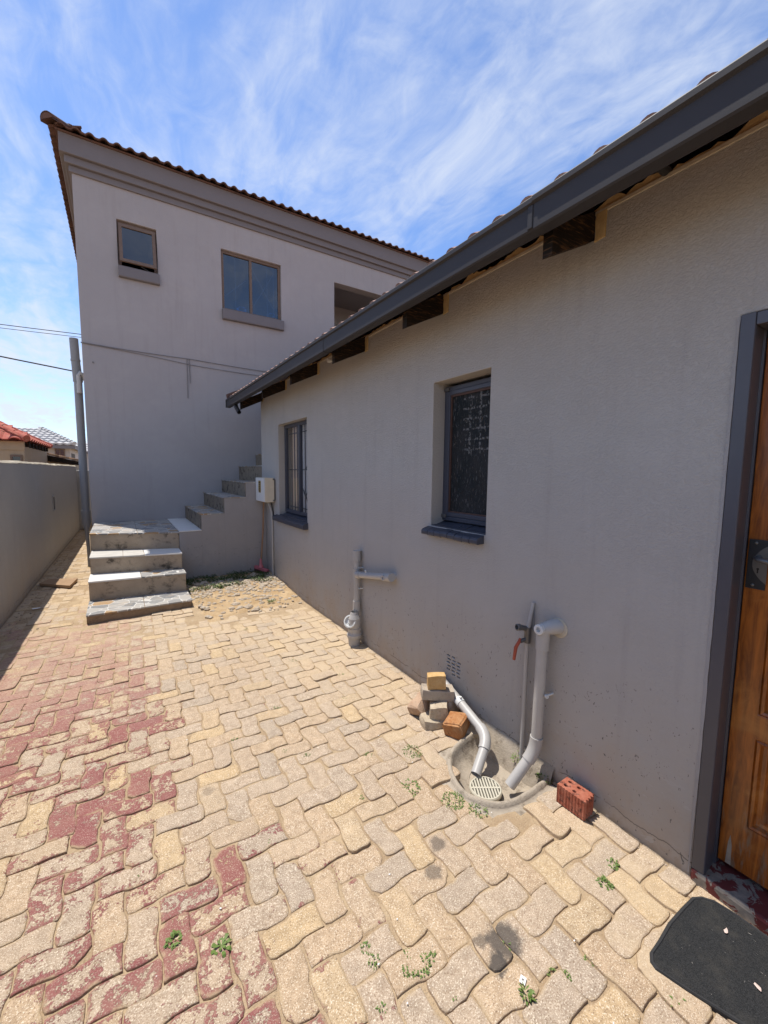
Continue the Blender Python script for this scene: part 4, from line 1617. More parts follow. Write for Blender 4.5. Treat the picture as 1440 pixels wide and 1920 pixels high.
# ------------------------------------------------------------------ boundary wall on the left
bw = thing('boundary_wall', 'long plain grey plastered boundary wall along the left passage', 'wall', (-1.0, 5.0, 0))
def wall_x(y):
    return -1.075 + (y - 5) * .0145
q = MB()
n = 60
rows = []
for i in range(n + 1):
    y = -3 + (13.2 + 3) * i / n
    zt = 1.648 + .018 * mnoise.noise(Vector((y * .9, 2, 0))) + .006 * mnoise.noise(Vector((y * 5, 2, 0)))
    x = wall_x(y)
    rows.append([(x, y, -.25), (x, y, zt), (x - .20, y, zt + .003), (x - .20, y, -.25)])
vs = [p_ for r_ in rows for p_ in r_]
fs = [(4 * i + k, 4 * i + k + 1, 4 * i + 5 + k, 4 * i + 4 + k) for i in range(n) for k in range(3)]
fs += [(0, 1, 2, 3), (4 * n, 4 * n + 3, 4 * n + 2, 4 * n + 1)]
q.add(vs, fs)
q.build('wall', M_bound, bw)
q = MB()
rows = []
n = 110
for i in range(n + 1):
    y = -3 + (13.2 + 3) * i / n
    zt = 1.648 + .018 * mnoise.noise(Vector((y * .9, 2, 0))) + .006 * mnoise.noise(Vector((y * 5, 2, 0)))
    x = wall_x(y) + .004 + .008 * mnoise.noise(Vector((y * 6, 1, 0)))
    h_ = .020 + .012 * mnoise.noise(Vector((y * 4, 5, 0)))
    rows.append([(x, y, zt - .006 + .004 * mnoise.noise(Vector((y * 8, 1, 3)))), (x - .02, y, zt + h_), (x - .18, y, zt + h_ + .006 * mnoise.noise(Vector((y * 7, 8, 3)))), (x - .212, y, zt - .006)])
vs = [p_ for r_ in rows for p_ in r_]
q.add(vs, [(4 * i + k, 4 * i + k + 1, 4 * i + 5 + k, 4 * i + 4 + k) for i in range(n) for k in range(3)] + [(0, 1, 2, 3), (4 * n, 4 * n + 3, 4 * n + 2, 4 * n + 1)])
q.build('coping', M_mortar_pale, bw)
q = MB(); x = wall_x(9.18) ; q.box(x - .02, x + .003, 9.09, 9.27, .86, 1.09); q.build('vent_slot_shade', M_void_shade, bw)  # black block proud of the wall, painted in as the shade of a recess
q = MB(); q.holed(rect(9.06, 9.29, .84, 1.11), [rect(9.09, 9.265, .865, 1.085)], 'x', x - .01, x + .014); q.build('vent_rim', M_bound, bw, bevel=.004, weld=True)
q = MB(); q.box(-1.05, -.865, 13.25, 20, -.25, 1.545)
o = q.build('rear_boundary_wall', M_bound, bevel=.01)
tag(o, 'lower rear stretch of boundary wall glimpsed beside the soil pipe', 'wall')

# ------------------------------------------------------------------ meter box
mb_ = thing('meter_box', 'cream metal electricity meter box on the wall beside the barred window', 'meter box', (1.75, 5.92, 1.31))
q = MB(); q.box(1.682, 1.812, 5.70, 6.14, 1.142, 1.484); q.build('case', M_cream, mb_, bevel=.006)
q = MB(); q.box(1.672, 1.6815, 5.704, 6.136, 1.146, 1.480); door_ = q.build('door', M_white_enamel, mb_, bevel=.003)
q = MB(); q.prism([(5.88, 1.27), (5.97, 1.27), (5.985, 1.30), (5.985, 1.42), (5.97, 1.44), (5.88, 1.44), (5.87, 1.42), (5.87, 1.30)], 'x', 1.669, 1.6718); stk = q.build('sticker', M_sticker, door_)
q = MB()
for (a, b_, c_, d_) in ((5.90, 5.96, 1.405, 1.425), (5.90, 5.95, 1.375, 1.39), (5.91, 5.96, 1.345, 1.36), (5.90, 5.955, 1.315, 1.33), (5.90, 5.95, 1.285, 1.30)):
    q.box(1.6682, 1.6688, a, b_, c_, d_)
q.build('print', M_ink, stk)
q = MB(); q.lathe((1.80, 5.70, 1.462), (0, -1, 0), [(0, .012), (.015, .012), (.015, .006), (.016, 0)], 12)
q.box(1.812, 1.823, 5.68, 6.16, 1.17, 1.46)
q.lathe((1.80, 5.70, 1.165), (0, -1, 0), [(0, .010), (.012, .010), (.012, 0)], 12)
q.build('mounting', M_steel, mb_)
q = MB(); q.tube([(1.76, 5.84, 1.145), (1.80, 5.80, 1.0), (1.807, 5.80, .90), (1.807, 5.80, .0)], .013, 10); q.build('conduit', M_pipe, mb_)
q = MB(); q.tube([(1.79, 5.80, 1.145), (1.813, 5.775, 1.0), (1.815, 5.772, .88)], .008, 8); q.build('cable', M_cable, mb_)

# broom left leaning in the corner
br = thing('broom', 'pink headed broom leaning upside against the corner under the meter box', 'broom', (1.70, 6.03, .08))
br['label'] = 'pink broom with a thin brown stick leaning in the corner under the meter box'
q = MB(); q.tube([(1.700, 6.04, .20), (1.745, 6.055, .70), (1.762, 6.06, 1.12)], .012, 10); q.build('stick', M_stick, br)
q = MB(); q.tube([(1.700, 6.04, .28), (1.699, 6.04, .20), (1.699, 6.035, .15)], [.017, .022, .045], 12)
Mb = Matrix.Translation((1.705, 6.03, .13)) @ Matrix.Rotation(rad(-62), 4, 'Z') @ Matrix.Rotation(rad(8), 4, 'Y')
q.box(-.13, .13, -.025, .025, -.02, .022, M=Mb)
q.build('head', M_pink, br, bevel=.006)
q = MB()
for i in range(26):
    x_ = -.125 + .25 * i / 25
    for yy in (-.015, .0, .015):
        p0 = Mb @ Vector((x_, yy, -.02)); p1 = Mb @ Vector((x_ + rb.gauss(0, .008), yy * 1.6, -.075))
        q.tube([p0, p1], [.005, .003], 4, caps=False)
q.build('bristles', M_bristle, br)

# ------------------------------------------------------------------ pipework on the near wall
def elbow(a, b_, c_, r=.05, n=6):
    a, b_, c_ = Vector(a), Vector(b_), Vector(c_)
    d1, d2 = (a - b_).normalized(), (c_ - b_).normalized()
    p0, p1 = b_ + d1 * r, b_ + d2 * r
    return [p0.lerp(b_, t_).lerp(b_.lerp(p1, t_), t_) for t_ in [i / n for i in range(n + 1)]]


dp = thing('waste_stack', 'grey painted waste stack with side arm and inspection eye near the corner', 'pipe', (1.78, 3.24, 0))
X = 1.782
q = MB(); q.tube([(X, 3.24, .27), (X, 3.24, .84)], .0275, 16); q.build('pipe', M_pipe, dp)
q = MB(); q.tube([(X, 3.24, .775), (X, 3.24, .868)], .036, 16); q.build('cap', M_pipe, dp)
q = MB(); q.tube([(X, 3.24, .60), (X, 3.24, .70)], .033, 16); q.build('collar', M_pipe, dp)
q = MB(); q.tube([(X, 3.24, .31), (X, 3.24, .40)], .034, 16); q.build('collar', M_pipe, dp)
q = MB(); q.tube([(X, 3.24, .648), (X - .012, 3.19, .655), (X - .014, 3.15, .662), (X - .012, 2.74, .735)], .0275, 16)
q.tube([(X - .014, 3.20, .654), (X - .014, 3.14, .664)], .033, 16)
q.tube([(X - .012, 2.76, .731), (X - .010, 2.65, .750)], .034, 16)
q.tube([(X, 2.68, .745), (WX + .02, 2.68, .745)], .030, 16)
q.build('side_arm', M_pipe, dp)
q = MB(); q.lathe((X - .03, 2.725, .736), (-1, -.3, 0), [(0, .02), (.022, .02), (.022, .012), (.006, .012), (.006, 0)], 14); q.build('arm_plug', M_pipe, dp)
q = MB()
GC = Vector((1.745, 3.215, 0))
q.lathe(GC, (0, 0, 1), [(-.06, .050), (.075, .056), (.075, .066), (.10, .068), (.108, .062), (.125, .057), (.16, .060), (.162, .055), (.205, .060), (.25, .056), (.285, .040), (.31, .032)], 22)
gul = q.build('gully_body', M_pipe, dp)
q = MB()
q.lathe(Vector((1.735, 3.235, .205)), (-.62, -.42, .36), [(0, .050), (.035, .050), (.037, .058), (.06, .058), (.062, .046), (.046, .040), (.046, .020), (.058, .018), (.058, 0)], 22)
q.build('inspection_eye', M_pvc_white, dp)
q = MB()
for z_ in (.52, .712):
    q.tube([(WX, 3.20, z_), (X, 3.205, z_)], .006, 8)
q.lathe((X - .02, 3.03, .704), (-.4, 0, 1), [(0, .008), (.03, .008), (.03, 0)], 8)
q.build('bracket', M_pvc_white, dp)

# sloping waste pipe that ends over the gully
wp = thing('sloping_waste_pipe', 'pale sloping waste pipe running down from the brick heap into the gully', 'pipe', (1.78, 1.7, 0))
pA, pB, pC, pD = Vector((1.788, 2.02, .165)), Vector((1.770, 1.660, .085)), Vector((1.740, 1.575, .035)), Vector((1.50, 1.435, .012))
pB = Vector((1.715, 1.548, .070)); pE = Vector((1.548, 1.474, -.042))
q = MB(); q.tube([(1.80, 2.09, .178), pA, pA.lerp(pB, .88)], .0275, 16); q.build('pipe', M_pipe, wp)
eb = elbow(pA, pB, pE, .075)
q = MB(); q.tube(eb, .0325, 16); q.build('elbow', M_pipe, wp)
q = MB(); q.tube([eb[-1], pE], .0275, 16, caps=False); q.tube([pE, eb[-1]], .0245, 16, caps=False); q.build('outlet', M_pipe, wp)
q = MB(); m_ = pA.lerp(pB, .42); q.tube([pA.lerp(pB, .36), pA.lerp(pB, .44)], .031, 16); q.lathe(m_ + Vector((0, 0, .028)), (-.2, 0, 1), [(0, .008), (.016, .008), (.016, 0)], 8); q.build('clip', M_pvc_white, wp)

vp = thing('basin_waste_pipe', 'upright grey waste pipe with a plugged elbow bending into the gully', 'pipe', (1.77, 1.26, 0))
T0, T1, T2 = Vector((1.772, 1.262, .775)), Vector((1.770, 1.270, .145)), None
T2 = Vector((1.628, 1.312, -.030))
q = MB(); q.tube([T0, T0.lerp(T1, .93)], .0275, 18); q.build('pipe', M_pipe, vp)
eb = elbow(T0, T1, T2, .07)
q = MB(); q.tube(eb, .0325, 18); q.build('elbow', M_pipe, vp)
q = MB(); q.tube([eb[-1], T2], .0275, 18, caps=False); q.tube([T2, eb[-1]], .0245, 18, caps=False); q.build('outlet', M_pipe, vp)
q = MB(); q.tube([(1.772, 1.262, .69), (1.772, 1.262, .765), (1.776, 1.256, .80), (1.795, 1.225, .815), (1.84, 1.21, .815)], [.0325, .0335, .0345, .038, .038], 18)
q.build('elbow_head', M_pipe, vp)
q = MB(); q.lathe((1.765, 1.262, .800), (-1, -.05, .05), [(0, .026), (.035, .026), (.037, .022), (.037, .013), (.022, .012), (.022, 0)], 18); q.build('plug', M_pvc_white, vp)
q = MB(); q.tube([(WX, 1.225, .455), (1.775, 1.232, .455)], .006, 8); q.lathe((1.775, 1.230, .455), (-.3, -1, .1), [(0, .010), (.012, .010), (.012, 0)], 8); q.build('clip', M_pvc_white, vp)
q = MB(); q.lathe((WX - .002, 1.21, .81), (-1, 0, 0), [(0, .050), (.004, .044), (.004, 0)], 16); q.build('mortar_collar', M_mortar_pale, vp)

tp = thing('tap_pipe', 'thin galvanised riser with a capped tap and a red lever beside the waste pipe', 'tap', (1.79, 1.38, 0))
q = MB(); q.tube([(1.797, 1.378, -.02), (1.797, 1.374, .72), (1.80, 1.368, .80), (1.815, 1.36, .90)], [.0115, .0115, .0115, .008], 12); q.build('riser', M_pipe, tp)
q = MB(); q.tube([(1.797, 1.374, .68), (1.797, 1.373, .765)], .018, 12)
q.tube([(1.797, 1.374, .755), (1.752, 1.39, .768)], .014, 12)
q.lathe((1.752, 1.39, .768), (-1, .2, .1), [(0, .018), (.018, .018), (.020, .013), (.008, .011), (.008, 0)], 14)
q.tube([(1.797, 1.374, .70), (1.758, 1.388, .690)], .011, 10)
q.build('valve', M_steel, tp)
q = MB(); q.tube([(1.757, 1.388, .706), (1.752, 1.392, .685), (1.742, 1.402, .655), (1.738, 1.408, .585)], [.006, .009, .010, .008], 8); q.build('lever', M_red_lever, tp)
q = MB(); q.prism([(1.350, .745), (1.352, .83), (1.362, .885), (1.372, .83), (1.38, .76)], 'x', WX - .006, WX + .01); q.build('mortar_chase', M_pipe_grey, tp)

# ------------------------------------------------------------------ gully basin
gb = thing('gully_basin', 'D shaped concrete gully basin set in the paving against the wall', 'drain', (1.6, 1.45, 0))
def offs(P, d):
    c = (1.62, 1.45)
    out = []
    for (x, y) in P:
        vx, vy = c[0] - x, c[1] - y
        l = hypot(vx, vy)
        nx_ = x + vx / l * d
        ny_ = y + vy / l * d
        if x > 1.8:
            nx_ = x
            ny_ = y + math.copysign(d, vy)
        out.append((nx_, ny_))
    return out
def subdiv(P, n=4):
    out = []
    for i in range(len(P) - 1):
        p0 = P[max(i - 1, 0)]; p1 = P[i]; p2 = P[i + 1]; p3 = P[min(i + 2, len(P) - 1)]
        for k in range(n):
            t_ = k / n
            out.append(tuple(.5 * ((2 * p1[c_]) + (-p0[c_] + p2[c_]) * t_ + (2 * p0[c_] - 5 * p1[c_] + 4 * p2[c_] - p3[c_]) * t_ ** 2 + (-p0[c_] + 3 * p1[c_] - 3 * p2[c_] + p3[c_]) * t_ ** 3) for c_ in (0, 1)))
    out.append(P[-1])
    return out
BO = subdiv(BASIN)
prof = [(-.095, -.0095), (-.03, -.006), (-.008, -.004), (-.006, .002), (.002, .013), (.008, .018), (.017, .017), (.024, .010), (.030, -.006), (.048, -.045), (.085, -.075), (.12, -.088)]
q = MB()
rows = [[(x, y, z + (.006 if d > -.007 else .0015) * mnoise.noise(Vector((x * 14, y * 14, z * 9)))) for (x, y) in offs(BO, d)] for d, z in prof]
m_ = len(BO)
vs = [p_ for r_ in rows for p_ in r_]
fs = [(r_ * m_ + i, r_ * m_ + i + 1, (r_ + 1) * m_ + i + 1, (r_ + 1) * m_ + i) for r_ in range(len(rows) - 1) for i in range(m_ - 1)]
q.add(vs, fs, True)
q.add([(1.38, 1.22, -.090), (1.822, 1.22, -.086), (1.822, 1.68, -.086), (1.38, 1.68, -.090)], [(0, 1, 2, 3)])
q.build('basin', M_basin, gb)
q = MB()   # sloped mortar fillet against the house wall
rows = []
for i in range(15):
    y = 1.19 + .525 * i / 14
    w_ = .036 + .010 * mnoise.noise(Vector((y * 14, 0, 0)))
    rows.append([(WX + .004, y, .075 + .012 * mnoise.noise(Vector((y * 9, 2, 0)))), (WX - w_ * .5, y, .05), (WX - w_, y, -.02), (WX - w_ - .03, y, -.09)])
vs = [p_ for r_ in rows for p_ in r_]
q.add(vs, [(4 * i + k, 4 * i + k + 1, 4 * i + 5 + k, 4 * i + 4 + k) for i in range(14) for k in range(3)], True)
q.build('mortar_fillet', M_basin, gb)
q = MB()
GR = Vector((1.530, 1.385, -.052)); rg = .083
q.lathe(GR, (0, 0, 1), [(-.012, rg), (.0, rg), (.006, rg - .004), (.006, rg - .010), (-.012, rg - .010)], 28)
ga = rad(58)
gu, gv = Vector((cos(ga), sin(ga), 0)), Vector((-sin(ga), cos(ga), 0))
for i in range(-4, 5):
    o_ = i * .0150
    hl = math.sqrt(max(0, (rg - .006) ** 2 - o_ ** 2))
    Mg = frame3(GR + gv * o_, gu, gv, Vector((0, 0, 1)))
    q.box(-hl, hl, -.0040, .0040, -.010, .004, M=Mg)
Mg = frame3(GR, gu, gv, Vector((0, 0, 1)))
q.box(-.005, .005, -rg + .006, rg - .006, -.010, .0052, M=Mg)
M_grate = plain('cream_plastic_grate', (.50, .465, .37), .5, .35, .15, 40)
q.build('grating', M_grate, gb)
q = MB(); q.lathe(GR - Vector((0, 0, .02)), (0, 0, 1), [(.0, rg - .006), (.0, 0)], 24); q.build('gully_shade_disc', M_void_shade, gb)  # black disc painting in the darkness below the grating

# ------------------------------------------------------------------ heap of bricks and stones by the gully
cam_rz = rad(-34)
o = rough_block('brick', M_brick_yel, (1.655, 1.945, .244), (.116, .062, .086), cam_rz, 0, rad(-2), .007, 9, 1, .10)
tag(o, 'clean yellow clay brick standing on top of the heap beside the wall vent', 'brick')
o = rough_block('brick', M_conc_grey, (1.668, 1.945, .166), (.205, .095, .066), rad(-31), rad(-2), rad(4), .010, 9, 2, .12, roundness=.08)
tag(o, 'long grey brown stock brick lying across the heap under the yellow brick', 'brick')
o = rough_block('concrete_block', M_stone_tan, (1.634, 1.888, .063), (.118, .082, .125), rad(-38), rad(3), rad(-3), .013, 9, 3, .22, roundness=.04)
tag(o, 'pale chipped concrete block upright at the front of the heap', 'block')
o = rough_block('stone', M_stone_pink, (1.600, 2.035, .060), (.15, .11, .075), rad(20), rad(-24), rad(-22), .020, 9, 4, .25, roundness=.22)
tag(o, 'flat pinkish stone tilted against the left side of the heap', 'stone')
o = rough_block('stone', M_stone_tan, (1.625, 1.905, .016), (.20, .15, .06), rad(-20), 0, rad(4), .018, 9, 5, .25, roundness=.18)
tag(o, 'low tan stone at the foot of the heap beneath the concrete block', 'stone')
o = rough_block('brick', M_conc_grey, (1.742, 1.955, .085), (.10, .17, .11), rad(10), 0, rad(-4), .014, 9, 6, .25, roundness=.1)
tag(o, 'dark grey brick at the back of the heap against the wall and sloping pipe', 'brick')
o = rough_block('brick', M_brick_org, (1.660, 1.752, .052), (.112, .118, .090), rad(-62), rad(8), rad(-7), .018, 9, 7, .34, roundness=.04)
tag(o, 'broken orange brown brick bat on the paving right of the heap', 'brick')
o = rough_block('paving_slab', M_stone_tan, (1.715, 1.775, .006), (.19, .16, .026), rad(-30), rad(2), rad(5), .012, 9, 8, .25)
tag(o, 'thin broken slab between the orange bat and the gully rim', 'slab')

# red perforated brick standing near the door
def red_brick():
    q = MB()
    L, Wd, H = .135, .086, .092
    holes = []
    for (hx, hy) in ((-.038, -.018), (-.038, .02), (.006, -.018), (.006, .02)):
        holes.append([(hx + .0095 * cos(2 * pi * k / 10), hy + .0075 * sin(2 * pi * k / 10)) for k in range(10)])
    outer = []
    nr = 9
    # ribbed long sides and one broken, toothed end
    for i in range(nr * 2 + 1):
        outer.append((-L / 2 + L * i / (nr * 2), -Wd / 2 + (.003 if i % 2 else 0)))
    for i in range(1, 9):
        outer.append((L / 2 + (.007 if i % 2 else -.004), -Wd / 2 + Wd * i / 9))
    for i in range(nr * 2 + 1):
        outer.append((L / 2 - L * i / (nr * 2), Wd / 2 - (.003 if i % 2 else 0)))
    q.holed(outer, holes, 'z', 0, H)
    me_o = q.build('brick', M_brick_red, bevel=.002, weld=True)
    return me_o
o = red_brick()
o.location = (1.752, 1.032, .004)
o.rotation_euler = (0, 0, rad(-88))
tag(o, 'red perforated clay brick with four holes standing by the wall near the doormat', 'brick')

# ------------------------------------------------------------------ loose board in the passage, doormat, scraps
q = MB()
q.prism([(-.985, 7.035), (-.80, 6.86), (-.63, 6.70), (-.575, 7.12), (-.74, 7.19), (-.915, 7.245)], 'z', .012, .045)
o = q.build('loose_board', M_board, bevel=.005)
tag(o, 'weathered brown board lying across the shaded passage by the boundary wall', 'board')

mat_o = thing('doormat', 'black carpet doormat with a stitched rim in front of the threshold', 'doormat', (1.6, .3, 0))
out = [(1.372, .508), (1.380, .528), (1.405, .541), (1.47, .544), (1.56, .552), (1.66, .550), (1.735, .546), (1.765, .530), (1.790, .498), (1.800, .44), (1.803, .34), (1.805, .10), (1.80, -.16), (1.55, -.17), (1.50, .05), (1.465, .22), (1.430, .330), (1.395, .43)]
zoff = lambda x, y: .010 + .004 * mnoise.noise(Vector((x * 9, y * 9, 0)))
c_ = (1.62, .25)
def ins(d):
    r_ = []
    for (x, y) in out:
        l = hypot(x - c_[0], y - c_[1]); r_.append((x - (x - c_[0]) / l * d, y - (y - c_[1]) / l * d))
    return r_
q = MB()
rows = [[(x, y, -.004) for x, y in out], [(x, y, .008) for x, y in out], [(x, y, .013) for x, y in ins(.004)], [(x, y, .013) for x, y in ins(.010)], [(x, y, .009) for x, y in ins(.013)]]
m_ = len(out)
q.add([p_ for r_ in rows for p_ in r_], [(r_ * m_ + i, r_ * m_ + (i + 1) % m_, (r_ + 1) * m_ + (i + 1) % m_, (r_ + 1) * m_ + i) for r_ in range(4) for i in range(m_)])
q.build('rim', M_matrim, mat_o)
q = MB(); q.prism(ins(.0125), 'z', .0, .0105); q.build('carpet', M_mat, mat_o)

def scrap(loc, size, rz, name, label, cat, mat, lift=.003, group=None, seed=0):
    rs = random.Random(seed)
    n = 7
    pts = []
    for i in range(n):
        a = 2 * pi * i / n
        r_ = rs.uniform(.6, 1.0)
        pts.append((size[0] * r_ * cos(a), size[1] * r_ * sin(a), lift + rs.random() * size[0] * .25))
    vs = [(0, 0, lift + size[0] * .15)] + pts
    me_ = bpy.data.meshes.new(name)
    me_.from_pydata(vs, [], [(0, i + 1, (i + 1) % n + 1) for i in range(n)])
    me_.materials.append(mat)
    o = bpy.data.objects.new(name, me_)
    COL.objects.link(o)
    o.location = loc
    o.rotation_euler = (0, 0, rz)
    s_ = o.modifiers.new('solid', 'SOLIDIFY'); s_.thickness = .001
    return tag(o, label, cat, group)

M_petal = plain('dry_petal', (.62, .48, .42), .7, .2, .2, 60)
scrap((1.585, .315, .011), (.016, .007), 1.1, 'dry_leaf', 'pale dry petal in the middle of the black doormat', 'leaf', M_petal, seed=1)
scrap((1.695, .43, .011), (.013, .007), .2, 'dry_leaf', 'pale dry leaf near the top corner of the black doormat', 'leaf', M_petal, seed=2)
q = MB()
Ms = Matrix.Translation((.991, .717, .0045)) @ Matrix.Rotation(rad(25), 4, 'Z') @ Matrix.Rotation(rad(6), 4, 'X')
q.box(-.011, .011, -.009, .009, 0, .0015, M=Ms)
o = thing('paper_tag', 'small white paper tag with a dark cross lying among the pavers left of the doormat', 'scrap', (.991, .717, 0))
q.build('paper', M_scrap, o)
q = MB()
for a_ in (45, -45):
    q.box(-.0045, .0045, -.0008, .0008, .0016, .0019, M=Ms @ Matrix.Rotation(rad(a_), 4, 'Z'))
q.build('print', M_ink, o)

# ------------------------------------------------------------------ weeds
def leafy(mb, c, spread, h, n, rs, lw=.006, ll=.03, flat=.5):
    """small leaves on short stems round a point"""
    for i in range(n):
        a = rs.uniform(0, 2 * pi)
        r_ = spread * math.sqrt(rs.random())
        base = Vector((c[0] + r_ * cos(a) * .9, c[1] + r_ * sin(a) * .9, c[2] + rs.uniform(0, h) * (1 - .6 * r_ / spread)))
        d = Vector((cos(a + rs.gauss(0, .8)), sin(a + rs.gauss(0, .8)), rs.uniform(.05, flat))).normalized()
        sd = d.cross(Vector((0, 0, 1))).normalized()
        sd = (sd + Vector((0, 0, rs.uniform(-.5, .5)))).normalized()
        l, w_ = ll * rs.uniform(.6, 1.2), lw * rs.uniform(.7, 1.3)
        droop = Vector((0, 0, -l * .25))
        mb.add([base, base + d * l * .5 + sd * w_, base + d * l * .5 - sd * w_, base + d * l + droop], [(0, 1, 2), (1, 3, 2)])


def rosette(mb, c, n, ll, lw, rs):
    for i in range(n):
        a = 2 * pi * i / n + rs.gauss(0, .15)
        d = Vector((cos(a), sin(a), .35)).normalized()
        sd = Vector((-sin(a), cos(a), 0))
        l = ll * rs.uniform(.8, 1.15)
        p0 = Vector(c)
        p1 = p0 + d * l * .45
        p2 = p0 + d * l * .75
        p3 = p0 + d * l + Vector((0, 0, -l * .3))
        mb.add([p0, p1 + sd * lw * .7, p1 - sd * lw * .7, p2 + sd * lw, p2 - sd * lw, p3], [(0, 1, 2), (1, 3, 4, 2), (3, 5, 4)])


rs = random.Random(21)
def weed(label, c, kind, **kw):
    q = MB()
    c = (c[0], c[1], -.004)
    if kind == 'v':
        for k in range(kw['n']):
            t_ = rs.random()
            arm = rs.choice(((-.055, .035), (.06, .03)))
            leafy(q, (c[0] + arm[0] * t_, c[1] + arm[1] * t_, c[2]), .007, .014, 2, rs, .0026, .010, .8)
    elif kind == 'r':
        rosette(q, c, rs=rs, **kw)
        rosette(q, (c[0], c[1], .004), n=kw['n'] - 2, ll=kw['ll'] * .6, lw=kw['lw'] * .8, rs=rs)
    else:
        leafy(q, c, rs=rs, **kw)
    o = q.build('weed', M_leaf)
    # origin at the foot of the plant
    for v in o.data.vertices:
        v.co -= Vector(c)
    o.location = c
    return tag(o, label, 'weed', 'weeds growing in the paving joints')


weed('bushy little rosette weed between maroon rimmed pavers, left of the star shaped one', (.082, 1.417), 'l', spread=.022, h=.022, n=60, lw=.005, ll=.018, flat=.9)
weed('star shaped weed with long narrow leaves in a wide sandy joint', (.215, 1.315), 'r', n=8, ll=.042, lw=.0065)
weed('spreading pale green weed on the pavers above the gully basin', (1.335, 1.757), 'l', spread=.065, h=.016, n=150, lw=.003, ll=.012, flat=.5)
weed('flat weed beside the cracked paver left of the gully', (1.165, 1.545), 'l', spread=.05, h=.012, n=60, lw=.004, ll=.018, flat=.4)
weed('large clump of weeds spilling below the gully rim', (1.29, 1.37), 'l', spread=.06, h=.016, n=190, lw=.003, ll=.012, flat=.5)
weed('sprawling weed in front of the gully rim nearest the camera side', (1.35, 1.265), 'l', spread=.05, h=.014, n=100, lw=.003, ll=.012, flat=.5)
weed('weed tuft at the foot of the upright waste pipe', (1.795, 1.225), 'l', spread=.04, h=.03, n=100, lw=.004, ll=.018, flat=.7)
weed('moss like weed on the wall fillet between the two gully pipes', (1.79, 1.40), 'l', spread=.03, h=.05, n=70, lw=.003, ll=.014, flat=.8)
weed('upright sprig growing beside the white paper tag', (.972, .688), 'l', spread=.012, h=.03, n=26, lw=.004, ll=.024, flat=1.2)
weed('V shaped line of weeds along a zigzag joint in the foreground', (.745, .895), 'v', n=70)
weed('dry tuft at the left rim of the doormat', (1.345, .437), 'l', spread=.03, h=.012, n=60, lw=.003, ll=.014, flat=.4)
weed('weed by the pale pavers above the black oil stain', (1.515, .752), 'l', spread=.026, h=.014, n=70, lw=.003, ll=.014, flat=.5)
weed('small weed beside the white speck near the red brick', (1.624, .778), 'l', spread=.022, h=.014, n=50, lw=.003, ll=.014, flat=.5)

q = MB()
for (x, y, n, s_) in ((.502, 2.40, 26, .022), (.822, 2.595, 30, .03), (1.41, 2.907, 24, .03), (1.387, 2.765, 40, .05), (1.28, 3.609, 50, .06), (1.103, 1.866, 36, .03), (.811, 2.046, 30, .026), (.72, 2.139, 24, .022), (.867, 2.986, 24, .022),
                      (.622, 1.06, 34, .022), (.625, 1.014, 40, .026), (.729, .966, 44, .02), (.70, .94, 40, .016), (.765, .93, 40, .018), (.583, .898, 30, .02), (.78, .803, 34, .02), (1.029, .814, 26, .02), (1.09, .68, 50, .022), (1.12, .655, 40, .018), (-.005, 1.742, 18, .012), (-.677, 4.653, 14, .02), (.111, 1.327, 20, .012),
                      (.95, 2.33, 20, .02), (.60, 3.3, 18, .025), (1.15, 3.2, 30, .04), (1.25, 2.45, 22, .03), (.92, 1.62, 14, .012), (1.22, .64, 24, .02), (.86, .62, 24, .02), (.47, 1.62, 10, .01), (1.02, 2.75, 16, .02), (.75, 3.7, 20, .03), (1.0, 4.1, 24, .04), (.35, 4.0, 16, .03)):
    leafy(q, (x, y, -.006), s_ * .8, .011, n, rs, .0026, .010, .6)
q.build('small_weeds', M_leaf, kind='stuff')

# shaded ground cover, rubble and dry grass on the soil heap
q = MB()
for _ in range(4200):
    x = rs.uniform(.66, 1.75)
    y = rs.uniform(5.50, 6.12)
    if mnoise.noise(Vector((x * 4, y * 5, 3))) < -.12 + .35 * max(0, (x - 1.25)):
        continue
    z = soil_h(x, y)
    leafy(q, (x, y, z), .02, .06, 1, rs, .007, .028, 1.2)
q.build('groundcover_leaves', M_leaf_dark, kind='stuff')
q = MB()
def pebble(mb, c, r_, rs, flat=.6):
    ax = [Vector((rs.gauss(0, 1), rs.gauss(0, 1), rs.gauss(0, 1))).normalized() for _ in range(1)]
    vs = []
    for th, zz in ((0, 1), (0, 0), (0, -1)):
        pass
    ring_ = 6
    rot = rs.uniform(0, pi)
    top_ = [(r_ * .55 * rs.uniform(.7, 1.1) * cos(rot + 2 * pi * i / ring_), r_ * .55 * rs.uniform(.7, 1.1) * sin(rot + 2 * pi * i / ring_), r_ * flat * rs.uniform(.8, 1.1)) for i in range(ring_)]
    mid = [(r_ * rs.uniform(.75, 1.15) * cos(rot + 2 * pi * i / ring_), r_ * rs.uniform(.7, 1.1) * sin(rot + 2 * pi * i / ring_), r_ * flat * rs.uniform(.1, .45)) for i in range(ring_)]
    bot = [(x * .9, y * .9, -r_ * .3) for x, y, _ in mid]
    vs = [Vector(c) + Vector(p_) for p_ in top_ + mid + bot]
    fs = [list(range(6))] + [(6 + i, 6 + (i + 1) % 6, (i + 1) % 6, i) for i in range(6)] + [(12 + i, 12 + (i + 1) % 6, 6 + (i + 1) % 6, 6 + i) for i in range(6)]
    mb.add(vs, fs)
for _ in range(760):
    x = rs.uniform(.66, 1.80)
    y = 5.62 + rs.gauss(0, .22)
    if rs.random() < .35:
        y = rs.uniform(4.5, 6.0)
    if y > 6.1 or (x < .7 and y < 5.2):
        continue
    r_ = min(.06, .009 + abs(rs.gauss(0, .016)))
    pebble(q, (x, y, soil_h(x, y)), r_, rs, .45)
q.build('rubble', M_rubble, kind='stuff')
q = MB()
